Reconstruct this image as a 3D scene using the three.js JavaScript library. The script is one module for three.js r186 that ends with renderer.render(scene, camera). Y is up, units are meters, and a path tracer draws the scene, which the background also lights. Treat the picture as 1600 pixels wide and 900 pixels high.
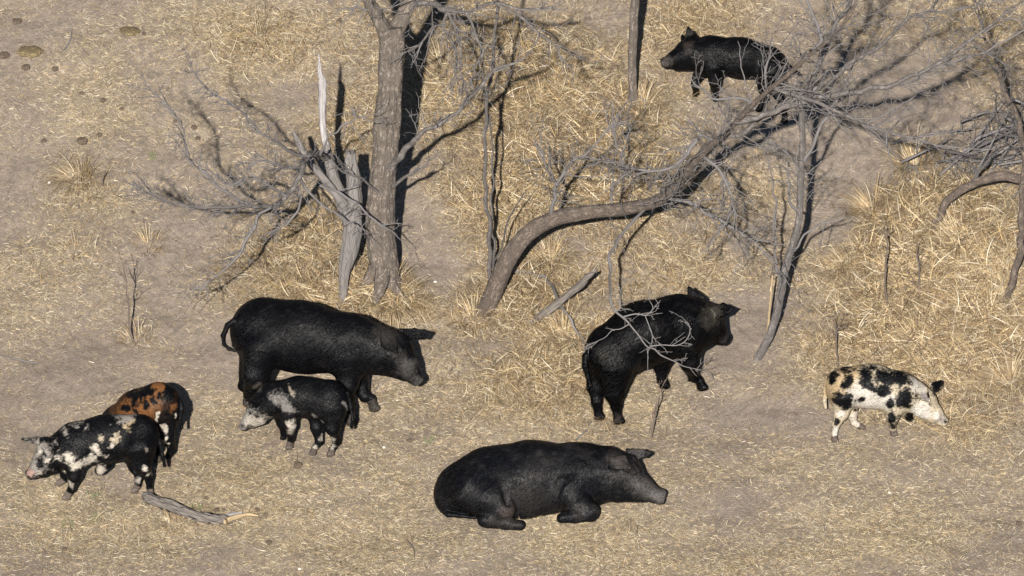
import * as THREE from 'three';
import { Sky } from 'three/addons/objects/Sky.js';
import { ImprovedNoise } from 'three/addons/math/ImprovedNoise.js';

// ------------------------------------------------------------------ camera, sky, sun, exposure
const scene = new THREE.Scene();
const PITCH = 20 * Math.PI / 180, DIST = 110, FOCAL = 22550;          // a long lens looking down at a hillside
const camera = new THREE.PerspectiveCamera(2 * Math.atan(450 / FOCAL) * 180 / Math.PI, 16 / 9, 1, 3000);
camera.position.set(0, DIST * Math.sin(PITCH), DIST * Math.cos(PITCH));
camera.rotation.set(-PITCH, 0, 0);
camera.updateMatrixWorld();
scene.add(camera);

const SUN_EL = 20.55 * Math.PI / 180, SUN_AZ = -3.2 * Math.PI / 180;  // behind the photographer, a little to the left
const sunDir = new THREE.Vector3(Math.sin(SUN_AZ) * Math.cos(SUN_EL), Math.sin(SUN_EL), Math.cos(SUN_AZ) * Math.cos(SUN_EL));
const sky = new Sky();
sky.name = 'sky'; sky.userData.kind = 'structure';
sky.scale.setScalar(2000);
sky.material.uniforms.turbidity.value = 1.6;
sky.material.uniforms.rayleigh.value = 0.6;
sky.material.uniforms.mieCoefficient.value = 0.002;
sky.material.uniforms.sunPosition.value.copy(sunDir);
scene.add(sky);
scene.environmentIntensity = 0.10;
const sun = new THREE.DirectionalLight(0xfff7ec, 5);
sun.position.copy(sunDir).multiplyScalar(60);
sun.castShadow = true;
sun.shadow.mapSize.set(4096, 4096);
Object.assign(sun.shadow.camera, { left: -8, right: 8, top: 7, bottom: -7, near: 1, far: 120 });
scene.add(sun, sun.target);
const renderer = new THREE.WebGLRenderer();
renderer.toneMapping = THREE.LinearToneMapping;
renderer.toneMappingExposure = 1.7;
renderer.shadowMap.enabled = true;

// ------------------------------------------------------------------ helpers
function rngOf(seed) { let a = seed >>> 0; return () => { a = (a + 0x6D2B79F5) | 0; let t = Math.imul(a ^ (a >>> 15), 1 | a); t = (t + Math.imul(t ^ (t >>> 7), 61 | t)) ^ t; return ((t ^ (t >>> 14)) >>> 0) / 4294967296; }; }
const perlin = new ImprovedNoise();
const noise = (x, y, z = 0) => perlin.noise(x + 31.7, y + 17.3, z + 5.1);
const fbm = (x, y, z, o = 3) => { let s = 0, a = 1, f = 1; for (let i = 0; i < o; i++) { s += a * noise(x * f, y * f, z * f); a *= 0.5; f *= 2.03; } return s; };
const V = (x, y, z) => new THREE.Vector3(x, y, z);
const lerp = (a, b, t) => a + (b - a) * t, clamp = (x, a = 0, b = 1) => Math.min(b, Math.max(a, x));
const smooth = (a, b, x) => { const t = clamp((x - a) / (b - a)); return t * t * (3 - 2 * t); };
const softplus = (x, w) => x / w > 30 ? x : w * Math.log(1 + Math.exp(x / w));

// the hillside: a gently rising foot, then a bank
const mounds = [];                                                  // [x, z, radius x, radius z, height]
function groundY(x, z) {
  const t = -z;
  let y = 0.21 * t + 0.15 * softplus(t - 0.2, 0.7) - 0.31 * softplus(t - 9, 1.5) + 0.2 * softplus(-t - 9, 2) - 0.2;
  if (Math.abs(x) < 14 && t > -12 && t < 16) {
    y += 0.05 * noise(x * 0.8, z * 0.8) + 0.022 * noise(x * 2.6, z * 2.6, 3) + 0.009 * noise(x * 7.5, z * 7.5, 7) + 0.004 * noise(x * 21, z * 21, 9);
    for (const [mx, mz, rx, rz, h] of mounds) { const d = ((x - mx) / rx) ** 2 + ((z - mz) / rz) ** 2; if (d < 6) y += h * Math.exp(-d); }
  } else y += 0.4 * noise(x * 0.05, z * 0.05) * smooth(14, 60, Math.hypot(x, z));
  return y;
}
// where a sight line from the photographer's place meets an upright plane, or the ground
const C = camera.position, SP = Math.sin(PITCH), CP = Math.cos(PITCH);
function sight(px, py) { const u = px - 800, v = 450 - py; return V(u, -SP * FOCAL + CP * v, -CP * FOCAL - SP * v); }
function pt(px, py, z) { const d = sight(px, py); return d.clone().multiplyScalar((z - C.z) / d.z).add(C); }
function ground(px, py) {
  let a = 14, b = -16;
  for (let z = 14; z > -16; z -= 0.15) { const p = pt(px, py, z); if (p.y < groundY(p.x, p.z)) { b = z; a = z + 0.15; break; } }
  for (let i = 0; i < 22; i++) { const m = (a + b) / 2, p = pt(px, py, m); if (p.y < groundY(p.x, p.z)) b = m; else a = m; }
  const p = pt(px, py, b); p.y = groundY(p.x, p.z); return p;
}
const M = 1 / 205;                                                  // metres to one pixel of the photograph at the middle distance
{ const put = (px, py, rx, rz, h) => { const g = ground(px, py); mounds.push([g.x, g.z, rx, rz, h]); };
  put(585, 455, 0.5, 0.3, 0.10); put(1500, 400, 0.8, 0.8, 0.22); put(900, 270, 1.1, 0.7, 0.10); put(860, 500, 0.5, 0.4, 0.07); put(740, 120, 0.7, 0.5, 0.10); put(1420, 520, 0.6, 0.5, 0.07); }

const taken = {};
const numbered = n => { const k = taken[n] = (taken[n] ?? -1) + 1; return k ? n + '_' + String(k).padStart(3, '0') : n; };
function tag(o, label, category, group, kind) { if (label) o.userData.label = label; if (category) o.userData.category = category; if (group) o.userData.group = group; if (kind) o.userData.kind = kind; return o; }
function thing(name, label, category, pos, group) { const g = new THREE.Group(); g.name = numbered(name); g.position.copy(pos); scene.add(g); return tag(g, label, category, group); }
class MB {                                                          // collects triangles for one mesh, relative to origin o
  constructor(o) { this.o = o || V(0, 0, 0); this.p = []; this.n = []; this.uv = []; this.c = []; this.i = []; }
  vert(p, n, u, v, c) { this.p.push(p.x - this.o.x, p.y - this.o.y, p.z - this.o.z); this.n.push(n.x, n.y, n.z); this.uv.push(u, v); if (c) this.c.push(c[0], c[1], c[2]); return this.p.length / 3 - 1; }
  geometry(normals = true) {
    const g = new THREE.BufferGeometry();
    g.setAttribute('position', new THREE.Float32BufferAttribute(this.p, 3)); g.setAttribute('normal', new THREE.Float32BufferAttribute(this.n, 3));
    g.setAttribute('uv', new THREE.Float32BufferAttribute(this.uv, 2)); if (this.c.length) g.setAttribute('color', new THREE.Float32BufferAttribute(this.c, 3));
    g.setIndex(this.i); if (normals) g.computeVertexNormals(); return g;
  }
  build(name, mat, parent) { const m = new THREE.Mesh(this.geometry(), mat); m.name = name; m.castShadow = m.receiveShadow = true; parent.add(m); return m; }
}
// a tapered limb through points with radii; uneven when rough > 0
function tube(mb, pts, radii, { radial = 8, step = 0.05, rough = 0, ridge = 0, seed = 0, cap = true, jag = 0, col } = {}) {
  let P, R;
  if (pts.length > 2) {
    const c = new THREE.CatmullRomCurve3(pts, false, 'centripetal'); let L = 0; for (let i = 1; i < pts.length; i++) L += pts[i].distanceTo(pts[i - 1]);
    const n = Math.max(pts.length, Math.ceil(L / step)); P = []; R = [];
    for (let i = 0; i <= n; i++) { const t = i / n; P.push(c.getPoint(t)); const f = t * (radii.length - 1), k = Math.min(radii.length - 2, Math.floor(f)); R.push(lerp(radii[k], radii[k + 1], f - k)); }
  } else { P = pts; R = radii; }
  const n = P.length, T = V(0, 0, 0), N = V(0, 0, 0), B = V(0, 0, 0), q = V(0, 0, 0), d = V(0, 0, 0); let along = 0, first = mb.p.length / 3;
  T.subVectors(P[1], P[0]).normalize(); N.set(Math.abs(T.y) > 0.9 ? 1 : 0, Math.abs(T.y) > 0.9 ? 0 : 1, 0).cross(T).normalize();
  for (let i = 0; i < n; i++) {
    T.subVectors(P[Math.min(n - 1, i + 1)], P[Math.max(0, i - 1)]).normalize(); N.addScaledVector(T, -N.dot(T)).normalize(); B.crossVectors(T, N);
    if (i) along += P[i].distanceTo(P[i - 1]);
    for (let j = 0; j <= radial; j++) {
      const a = j / radial * Math.PI * 2, ca = Math.cos(a), sa = Math.sin(a); d.set(0, 0, 0).addScaledVector(N, ca).addScaledVector(B, sa);
      let r = R[i];
      if (rough) r *= 1 + rough * fbm(ca * 1.3 + seed, sa * 1.3, along * 3 / Math.max(0.3, R[i] * 12), 2);
      if (ridge) r *= 1 - ridge * Math.pow(1 - Math.abs(noise(ca * 4.2 + seed * 3, sa * 4.2, along * 4.0)), 6) - ridge * 0.6 * Math.pow(1 - Math.abs(noise(ca * 9 + seed, sa * 9, along * 9)), 5);
      q.copy(P[i]).addScaledVector(d, r);
      if (jag && i === n - 1) q.addScaledVector(T, jag * noise(ca * 2.5 + seed, sa * 2.5, 3));
      mb.vert(q, d, a * R[i], along, col);
    }
  }
  const w = radial + 1;
  for (let i = 0; i < n - 1; i++) for (let j = 0; j < radial; j++) { const a = first + i * w + j, b = a + w; mb.i.push(a, b, a + 1, b, b + 1, a + 1); }
  if (cap) for (const [row, sgn] of [[0, -1], [n - 1, 1]]) { if (R[row] < 0.002) continue; const s = first + row * w, c = mb.vert(P[row].clone().addScaledVector(T, sgn * -R[row] * 0.15 * (jag ? 2 : 0)), d, 0, 0, col); for (let j = 0; j < radial; j++) sgn > 0 ? mb.i.push(s + j, s + j + 1, c) : mb.i.push(s + j + 1, s + j, c); }
}
// zigzag thorny twigs that grow from a point
function grow(mb, p0, dir, len, r, rng, depth = 2, droop = 0) {
  const pts = [p0.clone()], rad = [r], d = dir.clone().normalize(), p = p0.clone(); const n = Math.max(3, Math.round(len / 0.06)); const stepL = len / n; const kids = []; let zig = rng() < 0.5 ? 1 : -1;
  const axis = V(rng() - 0.5, rng() - 0.5, rng() - 0.5).cross(d).normalize();
  for (let i = 1; i <= n; i++) {
    zig = -zig; d.addScaledVector(axis, zig * (0.18 + rng() * 0.3)); d.x += (rng() - 0.5) * 0.32; d.y += (rng() - 0.5) * 0.32 - droop; d.z += (rng() - 0.5) * 0.32; d.normalize();
    p.addScaledVector(d, stepL * (0.7 + rng() * 0.6)); pts.push(p.clone()); rad.push(Math.max(0.0023, r * (1 - 0.65 * i / n)));
    if (depth > 0 && i > 0 && rng() < 0.5) kids.push([p.clone(), d.clone().addScaledVector(axis, zig * (0.7 + rng())).add(V(rng() - 0.5, rng() - 0.5, rng() - 0.5).multiplyScalar(1.1)), len * (0.25 + rng() * 0.45) * (1 - 0.4 * i / n), rad[i] * 0.72]);
    else if (rng() < 0.35) { const th = d.clone().addScaledVector(axis, -zig * 1.6).normalize(); tube(mb, [p.clone(), p.clone().addScaledVector(th, 0.014 + rng() * 0.012)], [0.0032, 0.001], { radial: 3, cap: false }); }
  }
  const q = [pts[0]], rr = [rad[0]]; for (let i = 1; i < pts.length; i++) { q.push(pts[i]); rr.push(rad[i]); }
  rawTube(mb, q, rr, r > 0.006 ? 5 : 3);
  for (const k of kids) if (k[2] > 0.03) grow(mb, k[0], k[1], k[2], Math.max(0.0026, k[3]), rng, depth - 1, droop);
}
function rawTube(mb, P, R, radial) {
  const n = P.length, first = mb.p.length / 3, T = V(0, 0, 0), N = V(0, 0, 0), B = V(0, 0, 0), q = V(0, 0, 0), d = V(0, 0, 0); let along = 0;
  T.subVectors(P[1], P[0]).normalize(); N.set(0.3, 1, 0.2).cross(T).normalize();
  for (let i = 0; i < n; i++) {
    T.subVectors(P[Math.min(n - 1, i + 1)], P[Math.max(0, i - 1)]).normalize(); N.addScaledVector(T, -N.dot(T)).normalize(); B.crossVectors(T, N); if (i) along += P[i].distanceTo(P[i - 1]);
    for (let j = 0; j < radial; j++) { const a = j / radial * 6.2832; d.set(0, 0, 0).addScaledVector(N, Math.cos(a)).addScaledVector(B, Math.sin(a)); q.copy(P[i]).addScaledVector(d, R[i] * (i % 2 ? 1.0 : 1.12)); mb.vert(q, d, a * R[i], along); }
  }
  for (let i = 0; i < n - 1; i++) for (let j = 0; j < radial; j++) { const a = first + i * radial + j, a1 = first + i * radial + (j + 1) % radial; mb.i.push(a, a + radial, a1, a + radial, a1 + radial, a1); }
}

// ------------------------------------------------------------------ materials
function texOf(size, fn, srgb = true) {
  const data = new Uint8Array(size * size * 4);
  for (let y = 0; y < size; y++) for (let x = 0; x < size; x++) { const c = fn(x / size, y / size), k = (y * size + x) * 4; data[k] = clamp(c[0]) * 255; data[k + 1] = clamp(c[1]) * 255; data[k + 2] = clamp(c[2]) * 255; data[k + 3] = 255; }
  const t = new THREE.DataTexture(data, size, size, THREE.RGBAFormat); t.wrapS = t.wrapT = THREE.RepeatWrapping; t.magFilter = THREE.LinearFilter; t.minFilter = THREE.LinearMipmapLinearFilter; t.generateMipmaps = true;
  if (srgb) t.colorSpace = THREE.SRGBColorSpace; t.needsUpdate = true; return t;
}
// noise that wraps: points on a torus
const torus = (u, v, f, s = 0) => { const a = u * 6.2832, b = v * 6.2832; return fbm(Math.cos(a) * f + s, Math.sin(a) * f + Math.cos(b) * f * 0.7, Math.sin(b) * f + s, 3); };
const soilRnd = rngOf(11);
const soilTex = texOf(1024, (u, v) => { const g = 0.86 + 0.10 * torus(u, v, 6) + 0.10 * torus(u, v, 26, 4) + (soilRnd() - 0.5) * 0.22; return [g, g, g]; });
soilTex.repeat.set(1 / 1.7, 1 / 1.7);
const soilBump = texOf(1024, (u, v) => { const g = 0.5 + 0.22 * torus(u, v, 9, 2) + 0.28 * torus(u, v, 36, 8) + (soilRnd() - 0.5) * 0.35; return [g, g, g]; }, false);
soilBump.repeat.set(1 / 1.3, 1 / 1.3);
const barkFn = (s, fu, fv) => (u, v) => { // long plates split by furrows running along the limb
  const w = 0.04 * torus(u, v, 3, s); const n1 = Math.abs(noise((u + w) * fu + s, v * fv, 0) * (1 - Math.abs(2 * u - 1) ** 12)); const n2 = Math.abs(noise((u + w) * fu * 2.2, v * fv * 2 + s, 7)); return clamp(0.2 + 1.3 * n1 + 0.8 * n2 + 0.12 * torus(u, v, 24, s)); };
const bk = barkFn(3, 34, 5);
const barkTex = texOf(512, (u, v) => { const g = 0.56 + 0.42 * Math.min(1, bk(u, v)) + 0.07 * torus(u, v, 40, 5); return [g, g * 0.985, g * 0.97]; });
const barkBump = texOf(512, (u, v) => { const g = bk(u, v); return [g, g, g]; }, false);
for (const t of [barkTex, barkBump]) t.repeat.set(1 / 0.5, 1 / 0.5);
const deadFn = (u, v) => 0.6 + 0.28 * noise(u * 46, v * 3.5, 2) + 0.2 * noise(u * 90, v * 6, 5) - 0.25 * Math.pow(1 - Math.abs(noise(u * 18, v * 1.8, 9)), 10);
const deadTex = texOf(512, (u, v) => { const g = 0.62 + 0.4 * deadFn(u, v); return [g, g * 0.995, g * 0.99]; });
const deadBump = texOf(512, (u, v) => { const g = deadFn(u, v); return [g, g, g]; }, false);
for (const t of [deadTex, deadBump]) t.repeat.set(1 / 0.4, 1 / 0.4);
const furFn = (u, v) => { const w = 0.03 * torus(u, v, 2, 6), uu = u + 0.45 * v + w; return clamp(0.5 + 0.55 * noise(Math.sin(uu * 6.2832) * 9 + 3, Math.cos(uu * 6.2832) * 9, Math.sin(v * 6.2832) * 1.6) + 0.4 * noise(Math.sin(uu * 6.2832) * 21, Math.cos(uu * 6.2832) * 21, Math.cos(v * 6.2832) * 3) + 0.2 * torus(u, v, 5, 1)); };
const furBump = texOf(512, (u, v) => { const g = furFn(u, v); return [g, g, g]; }, false); furBump.repeat.set(1 / 0.3, 1 / 0.3);
const lin = (r, g, b) => new THREE.Color().setRGB(r, g, b);
const mat = (c, o = {}) => new THREE.MeshStandardMaterial({ color: c, roughness: 0.95, metalness: 0, ...o });
const MAT = {
  soil: mat(lin(1, 1, 1), { vertexColors: true, map: soilTex, bumpMap: soilBump, bumpScale: 0.012, roughness: 1 }),
  straw: mat(lin(1, 1, 1), { roughness: 0.8, side: THREE.DoubleSide }),
  tuft: mat(lin(1, 1, 1), { roughness: 0.8, side: THREE.DoubleSide, vertexColors: true }),
  bark: mat(lin(0.225, 0.195, 0.17), { map: barkTex, bumpMap: barkBump, bumpScale: 0.012 }),
  brownBark: mat(lin(0.165, 0.135, 0.115), { map: barkTex, bumpMap: barkBump, bumpScale: 0.008 }),
  greyBark: mat(lin(0.19, 0.178, 0.175), { map: barkTex, bumpMap: barkBump, bumpScale: 0.006 }),
  dead: mat(lin(0.46, 0.445, 0.45), { map: deadTex, bumpMap: deadBump, bumpScale: 0.006 }),
  log: mat(lin(0.24, 0.215, 0.195), { map: deadTex, bumpMap: deadBump, bumpScale: 0.02 }),
  deadDark: mat(lin(0.22, 0.205, 0.198), { map: deadTex, bumpMap: deadBump, bumpScale: 0.006 }),
  twig: mat(lin(0.135, 0.126, 0.126)), twigDark: mat(lin(0.075, 0.07, 0.07)), twigPale: mat(lin(0.155, 0.148, 0.148)),
  stalk: mat(lin(0.14, 0.11, 0.09)), splint: mat(lin(0.55, 0.42, 0.25), { map: deadTex }),
  dung: mat(lin(0.13, 0.098, 0.07), { bumpMap: soilBump, bumpScale: 0.02 }), pat: mat(lin(0.36, 0.275, 0.145), { bumpMap: soilBump, bumpScale: 0.03, map: soilTex }),
  crumb: mat(lin(1, 1, 1)), stone: mat(lin(0.62, 0.58, 0.52)), green: mat(lin(0.15, 0.165, 0.085), { side: THREE.DoubleSide }),
  hide: new THREE.MeshPhysicalMaterial({ color: 0xffffff, vertexColors: true, roughness: 0.42, specularIntensity: 0.3, bumpMap: furBump, bumpScale: 0.0028 }),
  hair: new THREE.MeshPhysicalMaterial({ color: 0xffffff, vertexColors: true, roughness: 0.45, specularIntensity: 0.25, side: THREE.DoubleSide }),
  eye: mat(lin(0.012, 0.009, 0.008), { roughness: 0.12 }),
};

// ------------------------------------------------------------------ where the grass is thick and where the soil is bare (in ground metres)
const areas = [];                                                   // [x, z, rx, rz, litter, long grass]
function area(px, py, rpx, rpy, litter, long) { const a = ground(px, py), b = ground(px, py - rpy * 0.5), c = ground(px, py + rpy * 0.5); areas.push([a.x, a.z, rpx * M, Math.max(0.15, Math.abs(c.z - b.z)), litter, long]); }
// long dry grass
area(880, 200, 260, 190, 0.5, 1.0); area(760, 110, 110, 110, 0.3, 0.9); area(1000, 330, 220, 90, 0.3, 0.7); area(860, 470, 130, 90, 0.3, 1.0); area(830, 560, 130, 60, 0.4, 0.7);
area(1480, 400, 150, 190, 0.3, 1.5); area(1540, 520, 110, 130, 0.3, 1.4); area(1380, 440, 80, 130, 0.3, 0.9); area(1300, 520, 80, 80, 0.3, 0.6); area(1480, 620, 160, 70, 0.4, 0.8); area(1400, 40, 200, 50, 0.3, 0.35); area(1560, 80, 80, 90, 0.3, 0.5);
area(1120, 20, 160, 60, 0.5, 0.7); area(590, 455, 100, 55, 0.3, 1.2); area(480, 370, 110, 70, 0.3, 0.8); area(400, 430, 90, 60, 0.3, 0.45); area(480, 470, 80, 40, 0.3, 0.6); area(690, 300, 60, 90, 0.1, 0.3); area(540, 170, 70, 110, 0.3, 0.5);
area(400, 70, 110, 60, 0.5, 0.45); area(110, 280, 90, 50, 0.5, 0.6); area(90, 400, 80, 40, 0.3, 0.3); area(240, 540, 80, 30, 0.2, 0.3); area(960, 640, 160, 50, 0.6, 0.4); area(1080, 420, 90, 60, 0.3, 0.5);
// scattered litter
area(200, 150, 230, 130, 0.55, 0.06); area(40, 420, 120, 160, 0.35, 0.05); area(200, 800, 320, 90, 0.8, 0.1); area(700, 820, 420, 110, 0.85, 0.1); area(1250, 840, 420, 90, 0.85, 0.1); area(620, 640, 120, 70, 0.5, 0.1); area(350, 680, 120, 80, 0.5, 0.1); area(800, 640, 120, 60, 0.6, 0.2); area(1180, 700, 200, 50, 0.35, 0.06); area(640, 30, 120, 40, 0.3, 0.1);
// bare soil
area(300, 270, 90, 70, -0.35, -0.3); area(330, 560, 110, 60, -0.3, -0.3); area(100, 540, 120, 60, -0.2, -0.2); area(680, 410, 50, 70, -0.45, -0.9); area(640, 330, 40, 60, -0.3, -0.6); area(1320, 310, 60, 90, -0.5, -1.0); area(1300, 215, 110, 50, -0.4, -0.8); area(1400, 130, 90, 60, -0.35, -0.6); area(1140, 540, 50, 80, -0.4, -0.8); area(1180, 650, 110, 40, -0.4, -0.6); area(30, 150, 80, 140, -0.35, -0.3); area(1160, 780, 200, 30, -0.3, -0.2); area(960, 40, 60, 40, -0.2, -0.3); area(1250, 40, 60, 40, -0.2, -0.4); area(60, 700, 60, 50, -0.3, -0.2);
function grassAt(x, z) {
  let l = 0.24, g = 0.04;
  for (const [ax, az, rx, rz, li, lo] of areas) { const d = ((x - ax) / rx) ** 2 + ((z - az) / rz) ** 2; if (d < 5) { const e = Math.exp(-d * 1.1); l += li * e; g += lo * e; } }
  const n = fbm(x * 1.1, z * 1.1, 2, 3), n2 = noise(x * 3.7, z * 3.7, 6);
  return [clamp(l * (1 + 0.7 * n) + 0.28 * n + 0.16 * n2, 0.03, 1.4), clamp(g * (1 + 0.8 * n) + 0.18 * n2 * (g > 0.2 ? 1 : 0.3) - 0.03, 0, 1.8)];
}

// ------------------------------------------------------------------ the ground: one sheet to the horizon, fine where it is near
{
  const lines = (lo, hi, st, far) => { const a = []; for (let x = lo; x <= hi + 1e-6; x += st) a.push(x); let d = st; for (let x = hi; x < far;) { d *= 1.35; x += d; a.push(x); } d = st; for (let x = lo; x > -far;) { d *= 1.35; x -= d; a.unshift(x); } return a; };
  const xs = lines(-5.2, 5.2, 0.028, 1500), zs = lines(-5.2, 6.4, 0.028, 1500), pos = [], col = [], uv = [], idx = [];
  for (const z of zs) for (const x of xs) {
    pos.push(x, groundY(x, z), z); uv.push(x, z);
    const near = Math.abs(x) < 6 && Math.abs(z) < 8, n = near ? fbm(x * 1.7, z * 1.7, 1, 4) : 0, n2 = near ? noise(x * 12, z * 12, 4) : 0, n3 = near ? noise(x * 34, z * 34, 8) : 0, gr = near ? grassAt(x, z) : [0.6, 0.3];
    const chaff = clamp(0.10 + 0.42 * gr[0] + 0.3 * gr[1] + 0.35 * n3 + 0.25 * n2);                      // crumbs of straw trodden into the soil
    const k = 1 + 0.12 * n + 0.10 * n2;
    col.push(lerp(0.385, 0.41, chaff) * k, lerp(0.318, 0.332, chaff) * k, lerp(0.262, 0.222, chaff) * k);
  }
  const w = xs.length; for (let j = 0; j < zs.length - 1; j++) for (let i = 0; i < w - 1; i++) { const a = j * w + i, b = a + w; idx.push(a, b, a + 1, b, b + 1, a + 1); }
  const g = new THREE.BufferGeometry(); g.setAttribute('position', new THREE.Float32BufferAttribute(pos, 3)); g.setAttribute('color', new THREE.Float32BufferAttribute(col, 3)); g.setAttribute('uv', new THREE.Float32BufferAttribute(uv, 2)); g.setIndex(idx); g.computeVertexNormals();
  const m = new THREE.Mesh(g, MAT.soil); m.name = 'ground'; m.userData.kind = 'structure'; m.receiveShadow = m.castShadow = true; scene.add(m);
}
console.log('ground done');

// ------------------------------------------------------------------ animals: one distance field each, meshed as one skin
function capsuleDist(p, b) { // p: x,y,z ; b: a, ab, len2, ra, rb, squash
  let x = p[0] - b.ax, y = p[1] - b.ay, z = p[2] - b.az; let t = (x * b.dx + y * b.dy + z * b.dz) * b.il; t = t < 0 ? 0 : t > 1 ? 1 : t;
  x -= b.dx * t; y -= b.dy * t; z = (z - b.dz * t) * b.sq; return Math.sqrt(x * x + y * y + z * z) - (b.ra + (b.rb - b.ra) * t);
}
class Beast {
  constructor(z0, dir = 1) { this.z0 = z0; this.dir = dir; this.bones = []; this.tris = []; this.cuts = []; this.paint = []; }
  J(px, py, d = 0) { return pt(px, py, this.z0 + d); }
  bone(a, ra, b, rb, k = 0.03, sq = 1) { if (b.isFoot) { rb *= 0.82; this.bone(b.clone(), rb * 0.92, V(b.x + this.dir * rb * M * 0.75, b.y - rb * M * 0.12, b.z + 0.01), rb * 0.6, 0.008); } const d = b.clone().sub(a), l = Math.max(1e-6, d.lengthSq()); this.bones.push({ ax: a.x, ay: a.y, az: a.z, dx: d.x, dy: d.y, dz: d.z, il: 1 / l, ra: ra * M, rb: rb * M, k, sq, R: Math.max(ra, rb) * M + 0.12 }); return this; }
  chain(list, k = 0.03, sq = 1) { if (list[list.length - 1][0].isFoot) list = list.map(([p, w], i) => [p, w * (i === 0 ? 0.9 : i === list.length - 1 ? 0.95 : i === 1 ? 0.8 : 0.74)]); for (let i = 1; i < list.length; i++) this.bone(list[i - 1][0], list[i - 1][1], list[i][0], list[i][1], Array.isArray(k) ? k[i - 1] : k, sq); return this; }
  ear(a, b, c, r = 0.011) { this.tris.push([a, b, c, r]); return this; }
  cut(a, b, r, k = 0.006) { const d = b.clone().sub(a); this.cuts.push({ ax: a.x, ay: a.y, az: a.z, dx: d.x, dy: d.y, dz: d.z, il: 1 / Math.max(1e-6, d.lengthSq()), ra: r, rb: r, k, sq: 1 }); return this; }
  dist(p) {
    let d = 1e3;
    for (const b of this.bones) { const e = capsuleDist(p, b); if (e > d + b.k) continue; if (d > 900) { d = e; continue; } const h = Math.max(b.k - Math.abs(d - e), 0) / b.k; d = Math.min(d, e) - h * h * b.k * 0.25; }
    for (const t of this.tris) { const e = triDist(p, t) - t[3], k = 0.014; if (e > d + k) continue; const h = Math.max(k - Math.abs(d - e), 0) / k; d = Math.min(d, e) - h * h * k * 0.25; }
    for (const c of this.cuts) { const e = -capsuleDist(p, c), h = Math.max(c.k - Math.abs(d - e), 0) / c.k; d = Math.max(d, e) + h * h * c.k * 0.25; }
    return d;
  }
}
const _v = V(0, 0, 0), _tri = new THREE.Triangle(), _q = V(0, 0, 0);
function triDist(p, t) { _v.set(p[0], p[1], p[2]); _tri.set(t[0], t[1], t[2]); _tri.closestPointToPoint(_v, _q); return _q.distanceTo(_v); }
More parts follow.
